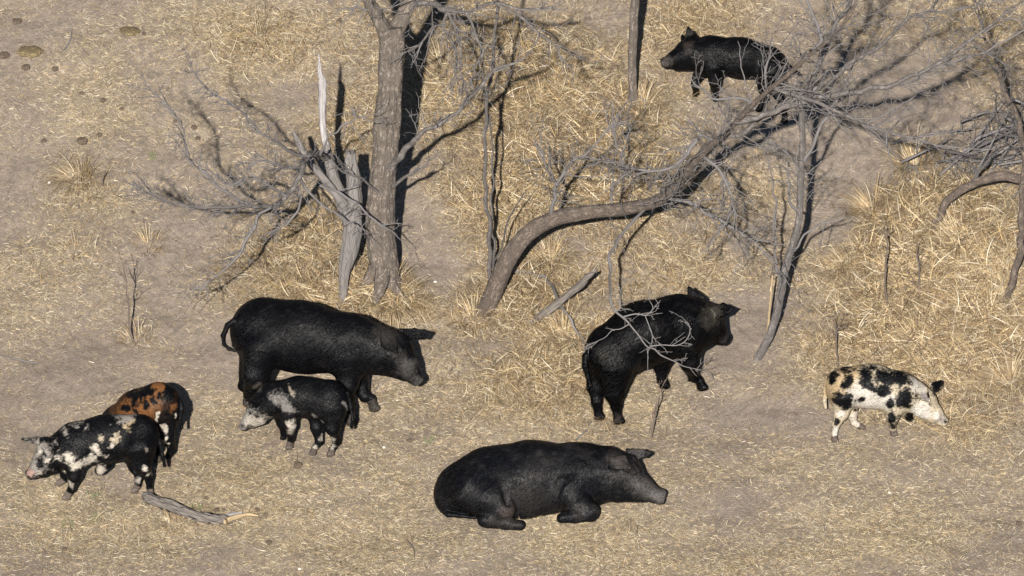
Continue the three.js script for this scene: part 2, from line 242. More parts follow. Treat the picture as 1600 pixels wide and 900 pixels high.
function surfaceNet(beast, cell, lump) {
  const lo = [1e9, 1e9, 1e9], hi = [-1e9, -1e9, -1e9], ext = (x, y, z, r) => { const q = [x, y, z]; for (let i = 0; i < 3; i++) { lo[i] = Math.min(lo[i], q[i] - r); hi[i] = Math.max(hi[i], q[i] + r); } };
  for (const b of beast.bones) { ext(b.ax, b.ay, b.az, b.ra + 0.03); ext(b.ax + b.dx, b.ay + b.dy, b.az + b.dz, b.rb + 0.03); }
  for (const t of beast.tris) for (let i = 0; i < 3; i++) ext(t[i].x, t[i].y, t[i].z, 0.04);
  const nx = Math.ceil((hi[0] - lo[0]) / cell) + 1, ny = Math.ceil((hi[1] - lo[1]) / cell) + 1, nz = Math.ceil((hi[2] - lo[2]) / cell) + 1, F = new Float32Array(nx * ny * nz), p = [0, 0, 0];
  const f = q => beast.dist(q) + lump(q);
  // coarse pass: skip blocks that are far from the skin
  const B = 4;
  for (let K = 0; K < nz; K += B) for (let Jj = 0; Jj < ny; Jj += B) for (let I = 0; I < nx; I += B) {
    p[0] = lo[0] + (I + 1.5) * cell; p[1] = lo[1] + (Jj + 1.5) * cell; p[2] = lo[2] + (K + 1.5) * cell; const c = f(p), skip = Math.abs(c) > cell * 5.2;
    for (let k = K; k < Math.min(nz, K + B); k++) for (let j = Jj; j < Math.min(ny, Jj + B); j++) for (let i = I; i < Math.min(nx, I + B); i++) { if (skip) F[(k * ny + j) * nx + i] = c; else { p[0] = lo[0] + i * cell; p[1] = lo[1] + j * cell; p[2] = lo[2] + k * cell; F[(k * ny + j) * nx + i] = f(p); } }
  }
  const id = new Int32Array(nx * ny * nz).fill(-1), pos = [], idx = [], at = (i, j, k) => F[(k * ny + j) * nx + i];
  for (let k = 0; k < nz - 1; k++) for (let j = 0; j < ny - 1; j++) for (let i = 0; i < nx - 1; i++) {
    let neg = 0, sx = 0, sy = 0, sz = 0, n = 0; const c = [];
    for (let m = 0; m < 8; m++) { const v = at(i + (m & 1), j + ((m >> 1) & 1), k + (m >> 2)); c.push(v); if (v < 0) neg++; }
    if (neg === 0 || neg === 8) continue;
    for (let m = 0; m < 8; m++) for (const bit of [1, 2, 4]) if (!(m & bit)) { const a = c[m], b = c[m | bit]; if ((a < 0) !== (b < 0)) { const t = a / (a - b); sx += (m & 1) + (bit === 1 ? t : 0); sy += ((m >> 1) & 1) + (bit === 2 ? t : 0); sz += (m >> 2) + (bit === 4 ? t : 0); n++; } }
    id[(k * ny + j) * nx + i] = pos.length / 3; pos.push(lo[0] + (i + sx / n) * cell, lo[1] + (j + sy / n) * cell, lo[2] + (k + sz / n) * cell);
  }
  const cellId = (i, j, k) => id[(k * ny + j) * nx + i], quad = (a, b, c, d, flip) => { if (a < 0 || b < 0 || c < 0 || d < 0) return; flip ? idx.push(a, c, b, a, d, c) : idx.push(a, b, c, a, c, d); };
  for (let k = 1; k < nz - 1; k++) for (let j = 1; j < ny - 1; j++) for (let i = 1; i < nx - 1; i++) {
    const s = at(i, j, k) < 0;
    if (s !== at(i + 1, j, k) < 0) quad(cellId(i, j - 1, k - 1), cellId(i, j, k - 1), cellId(i, j, k), cellId(i, j - 1, k), !s);
    if (s !== at(i, j + 1, k) < 0) quad(cellId(i - 1, j, k - 1), cellId(i - 1, j, k), cellId(i, j, k), cellId(i, j, k - 1), !s);
    if (s !== at(i, j, k + 1) < 0) quad(cellId(i - 1, j - 1, k), cellId(i, j - 1, k), cellId(i, j, k), cellId(i - 1, j, k), !s);
  }
  return { pos, idx };
}
const footprints = [];
// colour: fn(point) -> linear rgb; flow: fn(point) -> direction in which the coat lies
function beastThing(name, label, category, group, beast, { cell = 0.009, colour, flow, hairs = 30000, hairLen = 0.03, eyes = [], eyeR = 0.011, bald = null }) {
  const cx = beast.bones.reduce((s, b) => s + b.ax, 0) / beast.bones.length, base = V(cx, groundY(cx, beast.z0), beast.z0);
  const t = thing(name, label, category, base, group);
  const lump = q => 0.005 * noise(q[0] * 9, q[1] * 9, q[2] * 9) + 0.0012 * noise(q[0] * 24, q[1] * 24, q[2] * 24);
  const { pos, idx } = surfaceNet(beast, cell, lump);
  const n = pos.length / 3, col = new Float32Array(pos.length), nor = new Float32Array(pos.length), e = 0.004, p = [0, 0, 0], P = V(0, 0, 0);
  let x0 = 1e9, x1 = -1e9, zz0 = 1e9, zz1 = -1e9;
  for (let i = 0; i < n; i++) {
    const [x, y, z] = [pos[3 * i], pos[3 * i + 1], pos[3 * i + 2]];
    const c = colour(P.set(x, y, z)); col.set(c, 3 * i); x0 = Math.min(x0, x); x1 = Math.max(x1, x); zz0 = Math.min(zz0, z); zz1 = Math.max(zz1, z);
    p[0] = x + e; p[1] = y; p[2] = z; const a = beast.dist(p) + lump(p); p[0] = x - e; const b = beast.dist(p) + lump(p); p[0] = x; p[1] = y + e; const c1 = beast.dist(p) + lump(p); p[1] = y - e; const d = beast.dist(p) + lump(p); p[1] = y; p[2] = z + e; const f = beast.dist(p) + lump(p); p[2] = z - e; const g = beast.dist(p) + lump(p);
    P.set(a - b, c1 - d, f - g).normalize(); nor.set([P.x, P.y, P.z], 3 * i);
  }
  footprints.push([(x0 + x1) / 2, (zz0 + zz1) / 2, (x1 - x0) / 2, (zz1 - zz0) / 2]);
  const g = new THREE.BufferGeometry(), local = new Float32Array(pos.length); for (let i = 0; i < n; i++) { local[3 * i] = pos[3 * i] - base.x; local[3 * i + 1] = pos[3 * i + 1] - base.y; local[3 * i + 2] = pos[3 * i + 2] - base.z; }
  g.setAttribute('position', new THREE.BufferAttribute(local, 3)); g.setAttribute('normal', new THREE.BufferAttribute(nor, 3)); g.setAttribute('color', new THREE.BufferAttribute(col, 3)); g.setIndex(idx);
  const huv = new Float32Array(n * 2), cyy = beast.bones[0].ay; for (let i = 0; i < n; i++) { huv[2 * i] = local[3 * i]; huv[2 * i + 1] = Math.atan2(pos[3 * i + 1] - cyy + 0.05, pos[3 * i + 2] - beast.z0 + 0.02) * 0.28; } g.setAttribute('uv', new THREE.BufferAttribute(huv, 2));
  const body = new THREE.Mesh(g, MAT.hide); body.name = 'body'; body.castShadow = body.receiveShadow = true; t.add(body);
  // coat
  const rng = rngOf(idx.length), mb = new MB(), A = V(0, 0, 0), Bv = V(0, 0, 0), Cc = V(0, 0, 0), N = V(0, 0, 0), D = V(0, 0, 0), S = V(0, 0, 0); const nt = idx.length / 3;
  for (let h = 0; h < hairs; h++) {
    const f = Math.floor(rng() * nt), [ia, ib, ic] = [idx[3 * f], idx[3 * f + 1], idx[3 * f + 2]]; let u = rng(), v = rng(); if (u + v > 1) { u = 1 - u; v = 1 - v; } const w = 1 - u - v;
    const mix = (arr, o) => V(arr[3 * ia] * w + arr[3 * ib] * u + arr[3 * ic] * v, arr[3 * ia + 1] * w + arr[3 * ib + 1] * u + arr[3 * ic + 1] * v, arr[3 * ia + 2] * w + arr[3 * ib + 2] * u + arr[3 * ic + 2] * v);
    const q = mix(local), wp = mix(pos); if (bald && bald(wp) > rng()) continue; N.copy(mix(nor)).normalize(); D.copy(flow(wp)); D.x += (rng() - 0.5) * 0.35; D.y += (rng() - 0.5) * 0.35; D.z += (rng() - 0.5) * 0.35; D.addScaledVector(N, -D.dot(N)); if (D.lengthSq() < 1e-4) continue; D.normalize(); S.crossVectors(D, N);
    D.addScaledVector(N, 0.03 + (N.y > 0.75 ? 0.3 : 0.10) * rng()).normalize(); const L = hairLen * (0.4 + 0.6 * rng()), wd = 0.0005 + 0.0004 * rng(), c0 = mix(col), k = 0.7 + 0.7 * rng() * rng(), c = [c0.x * k, c0.y * k, c0.z * k];
    const i0 = mb.vert(A.copy(q).addScaledVector(S, wd), N, 0, 0, c), i1 = mb.vert(Bv.copy(q).addScaledVector(S, -wd), N, 0, 0, c), i2 = mb.vert(Cc.copy(q).addScaledVector(D, L), N, 0, 0, c); mb.i.push(i0, i1, i2);
  }
  const hg = mb.geometry(false), hm = new THREE.Mesh(hg, MAT.hair); hm.name = 'coat_hair'; hm.castShadow = hm.receiveShadow = true; hm.userData.kind = 'stuff'; t.add(hm);
  for (const ep of eyes) { // press the eye into the skin
    const q = [ep.x, ep.y, ep.z]; for (let k = 0; k < 12; k++) { const d = beast.dist(q) + lump(q) + eyeR * 0.35; const gr = V(0, 0, 0); for (let a = 0; a < 3; a++) { const s = q.slice(); s[a] += 0.003; const s2 = q.slice(); s2[a] -= 0.003; gr.setComponent(a, beast.dist(s) - beast.dist(s2)); } gr.normalize(); q[0] -= gr.x * d; q[1] -= gr.y * d; q[2] -= gr.z * d; }
    const em = new THREE.Mesh(new THREE.SphereGeometry(eyeR, 14, 10), MAT.eye); em.name = 'eye'; em.position.set(q[0] - base.x, q[1] - base.y, q[2] - base.z); em.castShadow = true; t.add(em);
  }
  return t;
}
const BLACK = [0.0027, 0.0030, 0.0041], mixc = (a, b, t) => [lerp(a[0], b[0], t), lerp(a[1], b[1], t), lerp(a[2], b[2], t)];
// a coat of patches: [centre, radius m, colour]; edges broken by noise
function patches(base, list, size = 1, warp = 0.05, dark = 1) { return p => {
  let c = typeof base === 'function' ? base(p) : base;
  const wx = warp * fbm(p.x * 12, p.y * 12, p.z * 12, 3), wy = warp * fbm(p.x * 12 + 40, p.y * 12, p.z * 12, 3), e = 0.18 * noise(p.x * 50, p.y * 50, p.z * 50) + 0.1 * noise(p.x * 120, p.y * 120, p.z * 120), st = 0.45 * noise(p.x * 34 + p.y * 22, (p.y - p.x * 0.55) * 120, p.z * 60);
  for (const [q, r0, col, stretch = 1, tilt = 0] of list) { const r = col[1] > 0.1 ? r0 * size : col === BLACK ? r0 * dark : r0; const dx0 = p.x - q.x + wx * Math.min(1, r * 16), dy0 = p.y - q.y + wy * Math.min(1, r * 16), dz = (p.z - q.z) * 0.32, ca = Math.cos(tilt), sa = Math.sin(tilt), dx = (dx0 * ca + dy0 * sa) / stretch, dy = dy0 * ca - dx0 * sa; const d = Math.sqrt(dx * dx + dy * dy + dz * dz) / r + e; const soft = col[1] < 0.11 && col !== BLACK; if (soft ? d < 1.3 : d < 1.15) c = mixc(c, col, soft ? smooth(1.3, 0.1, d) : smooth(1.15, dark > 1 ? 0.72 : 0.5, d + st * (dark > 1 ? 0.6 : 1))); }
  return c; }; }
const blackCoat = (p, seed = 0) => { const n = 1 + 0.35 * fbm(p.x * 14 + seed, p.y * 14, p.z * 14, 3), d = smooth(0.25, 0.75, fbm(p.x * 7 + seed, p.y * 7, p.z * 7, 3)) * 0.006 + 0.006 * smooth(0.2, 0.8, fbm(p.x * 9 + p.y * 6 + seed, (p.y - p.x * 0.5) * 34, p.z * 20, 2)); return [BLACK[0] * n + d, BLACK[1] * n + d * 0.9, BLACK[2] * n + d * 0.82]; };
const hoofs = (beast, feet, fn, col, r = 11) => p => { for (const f of feet) if (p.distanceTo(f) < r * M * 1.5) return col; return fn(p); };
const footAt = (px, py, r) => { const g = ground(px, py); g.y += r * M * 0.6; g.isFoot = true; return g; };

// -- black sow standing
{
  const fn = footAt(549, 664, 10), ff = footAt(584, 642, 10), hn = footAt(402, 657, 10), hf = footAt(388, 634, 10), z0 = (fn.z + ff.z + hn.z + hf.z) / 4, b = new Beast(z0), J = (x, y, d) => b.J(x, y, d);
  const turn = 0.06; // head end a little nearer
  b.chain([[J(413, 517, -turn), 53], [J(470, 527, 0), 54], [J(545, 538, turn), 46.5], [J(590, 548, 0.09), 38]], 0.08, 1.22);
  b.chain([[J(590, 546, 0.09), 36], [J(614, 551, 0.12), 31], [J(633, 570, 0.16), 19], [J(647, 589, 0.18), 12.5]], 0.04, 1.05);
  b.bone(J(648, 590, 0.18), 12, J(651, 593, 0.185), 11.5, 0.008); b.bone(J(610, 568, 0.13), 23, J(630, 583, 0.16), 12, 0.03);      // snout disc, jowl
  b.chain([[J(408, 545, 0.09), 36], [J(400, 585, 0.14), 25], [J(390, 615, hn.z - z0 - 0.02), 13], [V(hn.x, hn.y + 0.10, hn.z), 9.5], [hn, 11]], [0.06, 0.04, 0.02, 0.015]);
  b.chain([[J(402, 545, -0.12), 34], [J(392, 580, -0.14), 22], [J(381, 603, hf.z - z0), 12], [V(hf.x, hf.y + 0.09, hf.z), 9], [hf, 10.5]], [0.06, 0.04, 0.02, 0.015]);
  b.chain([[J(545, 560, 0.12), 32], [J(543, 600, 0.17), 20], [J(543, 630, fn.z - z0), 12.5], [V(fn.x - 0.01, fn.y + 0.09, fn.z), 9], [fn, 10.5]], [0.06, 0.04, 0.02, 0.015]);
  b.chain([[J(556, 560, -0.10), 30], [J(560, 596, -0.12), 18], [J(570, 620, ff.z - z0), 11.5], [V(ff.x - 0.02, ff.y + 0.07, ff.z), 8.5], [ff, 10]], [0.06, 0.04, 0.02, 0.015]);
  b.chain([[J(368, 500, 0), 5], [J(356, 508, 0.02), 4], [J(349, 524, 0.03), 3.4], [J(350, 538, 0.04), 3], [J(358, 545, 0.05), 2.6], [J(368, 548, 0.06), 2.4]], 0.012);
  b.ear(J(598, 522, 0.20), J(618, 528, 0.22), J(619, 550, 0.35)).ear(J(598, 522, 0.20), J(597, 540, 0.25), J(619, 550, 0.35));
  b.ear(J(624, 515, 0.03), J(633, 529, 0.06), J(660, 526, 0.0), 0.013).ear(J(626, 516, 0.02), J(648, 515, -0.01), J(660, 526, 0.0), 0.012).ear(J(648, 515, -0.01), J(666, 519, -0.02), J(660, 526, 0.0), 0.011);
  b.bone(J(617, 541, 0.22), 8, J(626, 548, 0.23), 5, 0.02);                                                                           // brow
  b.cut(J(646, 599, 0.27), J(616, 588, 0.30), 0.007);
  b.cut(J(656, 592, 0.23), J(658, 594, 0.24), 0.007); b.cut(J(670, 616, 0.19), J(670.2, 616, 0.19), 0.118, 0.008);
  const grey = [0.07, 0.066, 0.063];
  const coat = patches(p => blackCoat(p, 1), [[J(634, 573, 0.26), 0.085, [0.05, 0.047, 0.045], 1.7, -0.95], [J(653, 600, 0.22), 0.07, grey], [J(398, 607, 0.25), 0.035, [0.10, 0.088, 0.078]], [J(604, 521, 0.2), 0.08, [0.035, 0.032, 0.03], 1.5, -0.3], [J(398, 655, 0.3), 0.05, [0.05, 0.045, 0.04]]]);
  const feet = [fn, ff, hn, hf];
  beastThing('sow', 'large black sow standing, tail curled, behind the dark piglet', 'pig', 'pigs on the hillside', b, { cell: 0.0095, colour: hoofs(b, feet, coat, [0.045, 0.04, 0.036]), flow: p => V(-1, -0.55, 0), hairs: 40000, hairLen: 0.03, eyes: [J(625, 554, 0.27), J(637, 546, 0.05)], eyeR: 0.012 });
}
console.log('sow done');
// -- dark piglet with pale face in front of the sow
{
  const a = footAt(453, 702, 6.5), c = footAt(443, 687, 6), d = footAt(517, 713, 6.5), e = footAt(489, 711, 6.5), z0 = (a.z + c.z + d.z + e.z) / 4, b = new Beast(z0, -1), J = (x, y, k) => b.J(x, y, k);
  b.chain([[J(512, 624, 0.05), 31.5], [J(468, 620, 0), 30], [J(430, 624, -0.04), 27], [J(412, 633, -0.05), 22]], 0.06, 1.15);
  b.chain([[J(414, 632, -0.05), 21], [J(403, 641, -0.05), 17], [J(390, 656, -0.05), 10.5], [J(382, 664, -0.05), 7.5]], 0.025); b.bone(J(381, 665, -0.05), 7, J(379, 667, -0.05), 6.8, 0.006); b.bone(J(406, 653, -0.04), 12, J(392, 664, -0.05), 6, 0.02);
  b.chain([[J(448, 642, 0.07), 18], [J(453, 664, 0.09), 11.5], [J(455, 685, a.z - z0), 7.5], [V(a.x, a.y + 0.035, a.z), 6], [a, 6.5]], [0.04, 0.02, 0.012, 0.01]);
  b.chain([[J(436, 642, -0.10), 16], [J(440, 660, -0.11), 10], [J(443, 676, c.z - z0), 6.5], [c, 6]], [0.04, 0.02, 0.012]);
  b.chain([[J(520, 640, 0.10), 25], [J(520, 668, 0.13), 15], [J(526, 690, d.z - z0), 8], [V(d.x + 0.01, d.y + 0.04, d.z), 6.2], [d, 6.8]], [0.05, 0.02, 0.012, 0.01]);
  b.chain([[J(498, 642, -0.02), 21], [J(495, 668, 0.04), 13], [J(499, 690, e.z - z0), 7.5], [V(e.x + 0.015, e.y + 0.04, e.z), 6], [e, 6.8]], [0.05, 0.02, 0.012, 0.01]);
  b.chain([[J(542, 615, 0.06), 4], [J(549, 636, 0.08), 3], [J(551, 655, 0.1), 2.6], [J(549, 668, 0.1), 2.4]], 0.01);
  b.ear(J(394, 622, 0.04), J(408, 623, 0.05), J(399, 637, 0.12), 0.009).ear(J(396, 619, -0.13), J(404, 616, -0.14), J(384, 626, -0.22), 0.008);
  b.cut(J(380, 671, 0.01), J(400, 664, 0.05), 0.0045); b.cut(J(366, 679, -0.05), J(366.2, 679, -0.05), 0.07, 0.006);
  const W = [0.28, 0.265, 0.24], PW = [0.33, 0.30, 0.26], G = [0.16, 0.15, 0.14];
  const coat = patches(p => blackCoat(p, 4), [[J(384, 658, 0.03), 0.075, W, 1.6, 0.8], [J(400, 662, 0.05), 0.07, PW, 1.5, 0.5], [J(402, 655, 0.09), 0.035, BLACK], [J(390, 648, 0.05), 0.025, BLACK], [J(377, 667, 0), 0.03, [0.03, 0.026, 0.025]], [J(454, 614, 0.14), 0.055, [0.22, 0.19, 0.15], 0.5, 0.4], [J(437, 628, 0.13), 0.05, G, 1.8, -0.5], [J(452, 638, 0.13), 0.03, G, 2, -0.5], [J(456, 664, 0.14), 0.05, PW, 0.8, 0.3], [J(455, 680, 0.16), 0.04, PW], [J(492, 650, 0.12), 0.03, G, 0.5, 0.4], [J(505, 686, 0.1), 0.035, PW, 0.7, 0.3], [J(519, 692, 0.17), 0.04, PW, 0.7, 0.2], [J(492, 703, 0.1), 0.04, PW], [J(517, 702, 0.17), 0.035, PW], [J(540, 636, 0.12), 0.05, G, 0.25, 0.3], [J(502, 660, 0.16), 0.02, G], [J(402, 606, 0.0), 0.04, [0.1, 0.09, 0.08]]], 1.05, 0.04);
  beastThing('piglet', 'dark piglet with pale blotched face in front of the standing black sow', 'piglet', 'piglets on the hillside', b, { cell: 0.0065, colour: hoofs(b, [a, d, e], coat, [0.09, 0.075, 0.065], 7), flow: p => V(1, -0.6, 0.1), hairs: 18000, hairLen: 0.022, eyes: [J(392, 645, 0.05)], eyeR: 0.007 });
}
// -- ginger and black piglet behind the spotted one
{
  const a = footAt(260, 728, 6), c = footAt(247, 723, 6), d = footAt(200, 722, 5.5), e = footAt(178, 700, 5.5), z0 = (a.z + c.z + d.z + e.z) / 4, b = new Beast(z0, -1), J = (x, y, k) => b.J(x, y, k);
  b.chain([[J(248, 631, 0.10), 34], [J(217, 643, 0), 33], [J(186, 662, -0.12), 27], [J(168, 672, -0.17), 21]], 0.06, 1.1);
  b.chain([[J(168, 672, -0.17), 20], [J(155, 684, -0.2), 16], [J(145, 700, -0.21), 10], [J(140, 708, -0.22), 7.5]], 0.025);
  b.chain([[J(262, 648, 0.10), 22], [J(262, 680, 0.13), 13], [J(268, 702, a.z - z0), 7.5], [V(a.x, a.y + 0.04, a.z), 5.5], [a, 6.2]], [0.05, 0.02, 0.012, 0.01]);
  b.chain([[J(247, 650, 0.02), 21], [J(245, 680, 0.06), 12], [J(250, 700, c.z - z0), 7], [V(c.x, c.y + 0.04, c.z), 5.4], [c, 6.2]], [0.05, 0.02, 0.012, 0.01]);
  b.chain([[J(196, 676, -0.06), 17], [J(197, 698, d.z - z0), 8], [d, 5.8]], [0.04, 0.015]); b.chain([[J(182, 670, -0.2), 15], [J(180, 688, e.z - z0), 7.5], [e, 5.8]], [0.04, 0.015]);
  b.chain([[J(281, 628, 0.12), 4.5], [J(284, 640, 0.14), 3.4], [J(282, 655, 0.15), 2.8], [J(284, 668, 0.15), 2.5]], 0.01);
  b.ear(J(160, 664, -0.1), J(170, 662, -0.1), J(158, 676, -0.04), 0.008).ear(J(158, 662, -0.28), J(166, 660, -0.28), J(150, 668, -0.34), 0.008);
  const O = [0.175, 0.077, 0.029], O2 = [0.14, 0.06, 0.022], W = [0.40, 0.36, 0.31];
  const coat = patches(p => blackCoat(p, 8), [[J(246, 603, 0.2), 0.12, O, 1.3, -0.5], [J(220, 632, 0.14), 0.15, O, 1.3, 0.5], [J(196, 648, 0.1), 0.12, O2, 1.3, 0.6], [J(207, 617, 0.1), 0.06, BLACK, 1.2, 0.5], [J(228, 632, 0.18), 0.03, BLACK], [J(239, 625, 0.2), 0.035, BLACK, 0.7, 0], [J(224, 618, 0.14), 0.04, BLACK], [J(196, 637, 0.1), 0.03, BLACK, 1.4, 0.5], [J(272, 637, 0.22), 0.04, O, 1, 0], [J(247, 650, 0.2), 0.04, W, 0.4, 0], [J(258, 672, 0.2), 0.045, W, 0.9, 0.5], [J(246, 690, 0.2), 0.05, W, 0.5, 0.2], [J(261, 695, 0.22), 0.05, W, 0.4, 0.1], [J(275, 652, 0.2), 0.025, W, 0.4, 0], [J(200, 714, 0.0), 0.05, [0.2, 0.17, 0.14]], [J(264, 612, 0.2), 0.07, BLACK, 0.7, 0], [J(212, 640, 0.15), 0.03, BLACK], [J(250, 618, 0.22), 0.03, BLACK, 0.6, 0], [J(232, 610, 0.15), 0.035, BLACK, 1.5, 0.5], [J(204, 650, 0.12), 0.03, BLACK]], 0.95, 0.055, 1.02);
  beastThing('piglet', 'ginger and black piglet seen from behind, partly hidden by spotted pig', 'piglet', 'piglets on the hillside', b, { cell: 0.0065, colour: hoofs(b, [a, c, d], coat, [0.07, 0.055, 0.045], 6.5), flow: p => V(1, -0.6, 0.4), hairs: 18000, hairLen: 0.022, eyes: [J(149, 686, -0.1)], eyeR: 0.007 });
}
// -- black and white spotted young boar at the left
{
  const a = footAt(104, 781, 7.5), c = footAt(93, 759, 7), d = footAt(236, 776, 7), e = footAt(211, 770, 6.5), z0 = (a.z + c.z + d.z + e.z) / 4, b = new Beast(z0, -1), J = (x, y, k) => b.J(x, y, k);
  b.chain([[J(214, 681, 0.0), 34], [J(165, 686, 0), 36], [J(120, 695, 0.01), 33], [J(92, 706, 0.02), 27]], 0.07, 1.18);
  b.chain([[J(93, 706, 0.03), 26], [J(76, 711, 0.05), 21], [J(62, 727, 0.07), 13.5], [J(52, 738, 0.08), 9.5]], 0.03); b.bone(J(51, 739, 0.08), 9.5, J(47.5, 741, 0.08), 8.5, 0.007); b.bone(J(80, 725, 0.06), 17, J(66, 738, 0.07), 9, 0.02);
  b.chain([[J(116, 715, 0.10), 23], [J(116, 743, 0.13), 13], [J(112, 763, a.z - z0), 8.5], [V(a.x + 0.02, a.y + 0.04, a.z), 7], [a, 7.6]], [0.05, 0.025, 0.012, 0.01]);
  b.chain([[J(108, 715, -0.10), 21], [J(103, 738, -0.11), 11], [J(100, 750, c.z - z0), 7.5], [c, 7]], [0.05, 0.025, 0.012]);
  b.chain([[J(217, 700, 0.09), 29], [J(222, 726, 0.11), 17], [J(232, 744, d.z - z0), 9], [V(d.x - 0.01, d.y + 0.05, d.z), 7], [d, 7.2]], [0.05, 0.025, 0.012, 0.01]);
  b.chain([[J(208, 702, -0.09), 26], [J(212, 728, -0.1), 14], [J(217, 745, e.z - z0), 8], [V(e.x + 0.02, e.y + 0.04, e.z), 6.5], [e, 6.8]], [0.05, 0.025, 0.012, 0.01]);
  b.bone(J(163, 726, 0.0), 10, J(156, 735, 0.02), 8, 0.02);
  b.chain([[J(244, 678, 0.0), 4.5], [J(251, 695, 0.04), 3.4], [J(254, 712, 0.05), 2.8], [J(257, 728, 0.05), 2.5]], 0.01);
  b.ear(J(70, 685, 0.13), J(85, 687, 0.13), J(82, 706, 0.24), 0.011).ear(J(85, 687, 0.13), J(91, 697, 0.14), J(82, 706, 0.24), 0.011);
  b.ear(J(60, 684, -0.02), J(60, 694, 0.0), J(35, 686, -0.1), 0.010);
  b.cut(J(50, 748, 0.13), J(70, 742, 0.17), 0.005); b.bone(J(64, 706, 0.14), 5, J(58, 712, 0.13), 4, 0.012); b.cut(J(31, 754, 0.08), J(31.2, 754, 0.08), 0.085, 0.007);
  const W = [0.46, 0.42, 0.36], G = [0.24, 0.22, 0.2], T = [0.34, 0.29, 0.215];
  const coat = patches(p => blackCoat(p, 12), [[J(57, 716, 0.12), 0.13, G, 1.6, 0.95], [J(60, 700, 0.12), 0.05, W, 0.6, 0], [J(78, 722, 0.18), 0.05, W, 0.6, -0.4], [J(63, 726, 0.16), 0.045, BLACK, 0.8, 0.3], [J(57, 705, 0.14), 0.018, BLACK], [J(68, 713, 0.18), 0.025, BLACK], [J(48, 740, 0.12), 0.04, [0.3, 0.2, 0.17]], [J(60, 741, 0.14), 0.03, W], [J(99, 678, 0.14), 0.05, G, 1, 0.8], [J(89, 689, 0.16), 0.03, G, 0.7, 0], [J(120, 664, 0.12), 0.055, G, 1.4, 0.5], [J(137, 671, 0.14), 0.03, G], [J(157, 687, 0.2), 0.042, T, 0.9, 0.3], [J(181, 690, 0.2), 0.065, T, 0.45, -0.5], [J(174, 699, 0.2), 0.03, W], [J(204, 664, 0.16), 0.075, [0.34, 0.27, 0.18], 0.75, 0.2], [J(172, 668, 0.17), 0.025, G], [J(150, 709, 0.2), 0.05, W, 1.7, -0.4], [J(142, 722, 0.17), 0.05, W, 1.5, 0.2], [J(104, 718, 0.19), 0.07, W, 1.1, -0.4], [J(121, 730, 0.2), 0.05, W, 1.3, 0.3], [J(98, 745, 0.05), 0.045, W], [J(110, 762, 0.2), 0.045, W, 0.8, 0], [J(158, 735, 0.06), 0.055, [0.33, 0.29, 0.25]], [J(231, 748, 0.2), 0.055, W, 0.6, 0.2], [J(229, 732, 0.18), 0.03, W], [J(215, 755, 0.05), 0.05, [0.3, 0.27, 0.24], 0.7, 0], [J(229, 702, 0.17), 0.035, [0.16, 0.14, 0.12], 0.5, 0], [J(195, 648, 0.02), 0.05, G, 2, 0]], 0.86, 0.055);
  beastThing('spotted_pig', 'black and white spotted young pig with a pale blotched face', 'pig', 'pigs on the hillside', b, { cell: 0.007, colour: hoofs(b, [a, c, d, e], coat, [0.13, 0.105, 0.09], 7.5), flow: p => V(1, -0.6, 0), hairs: 22000, hairLen: 0.024, eyes: [J(68, 713, 0.18), J(57, 706, 0.1)], eyeR: 0.0085 });
}
console.log('left pigs done');
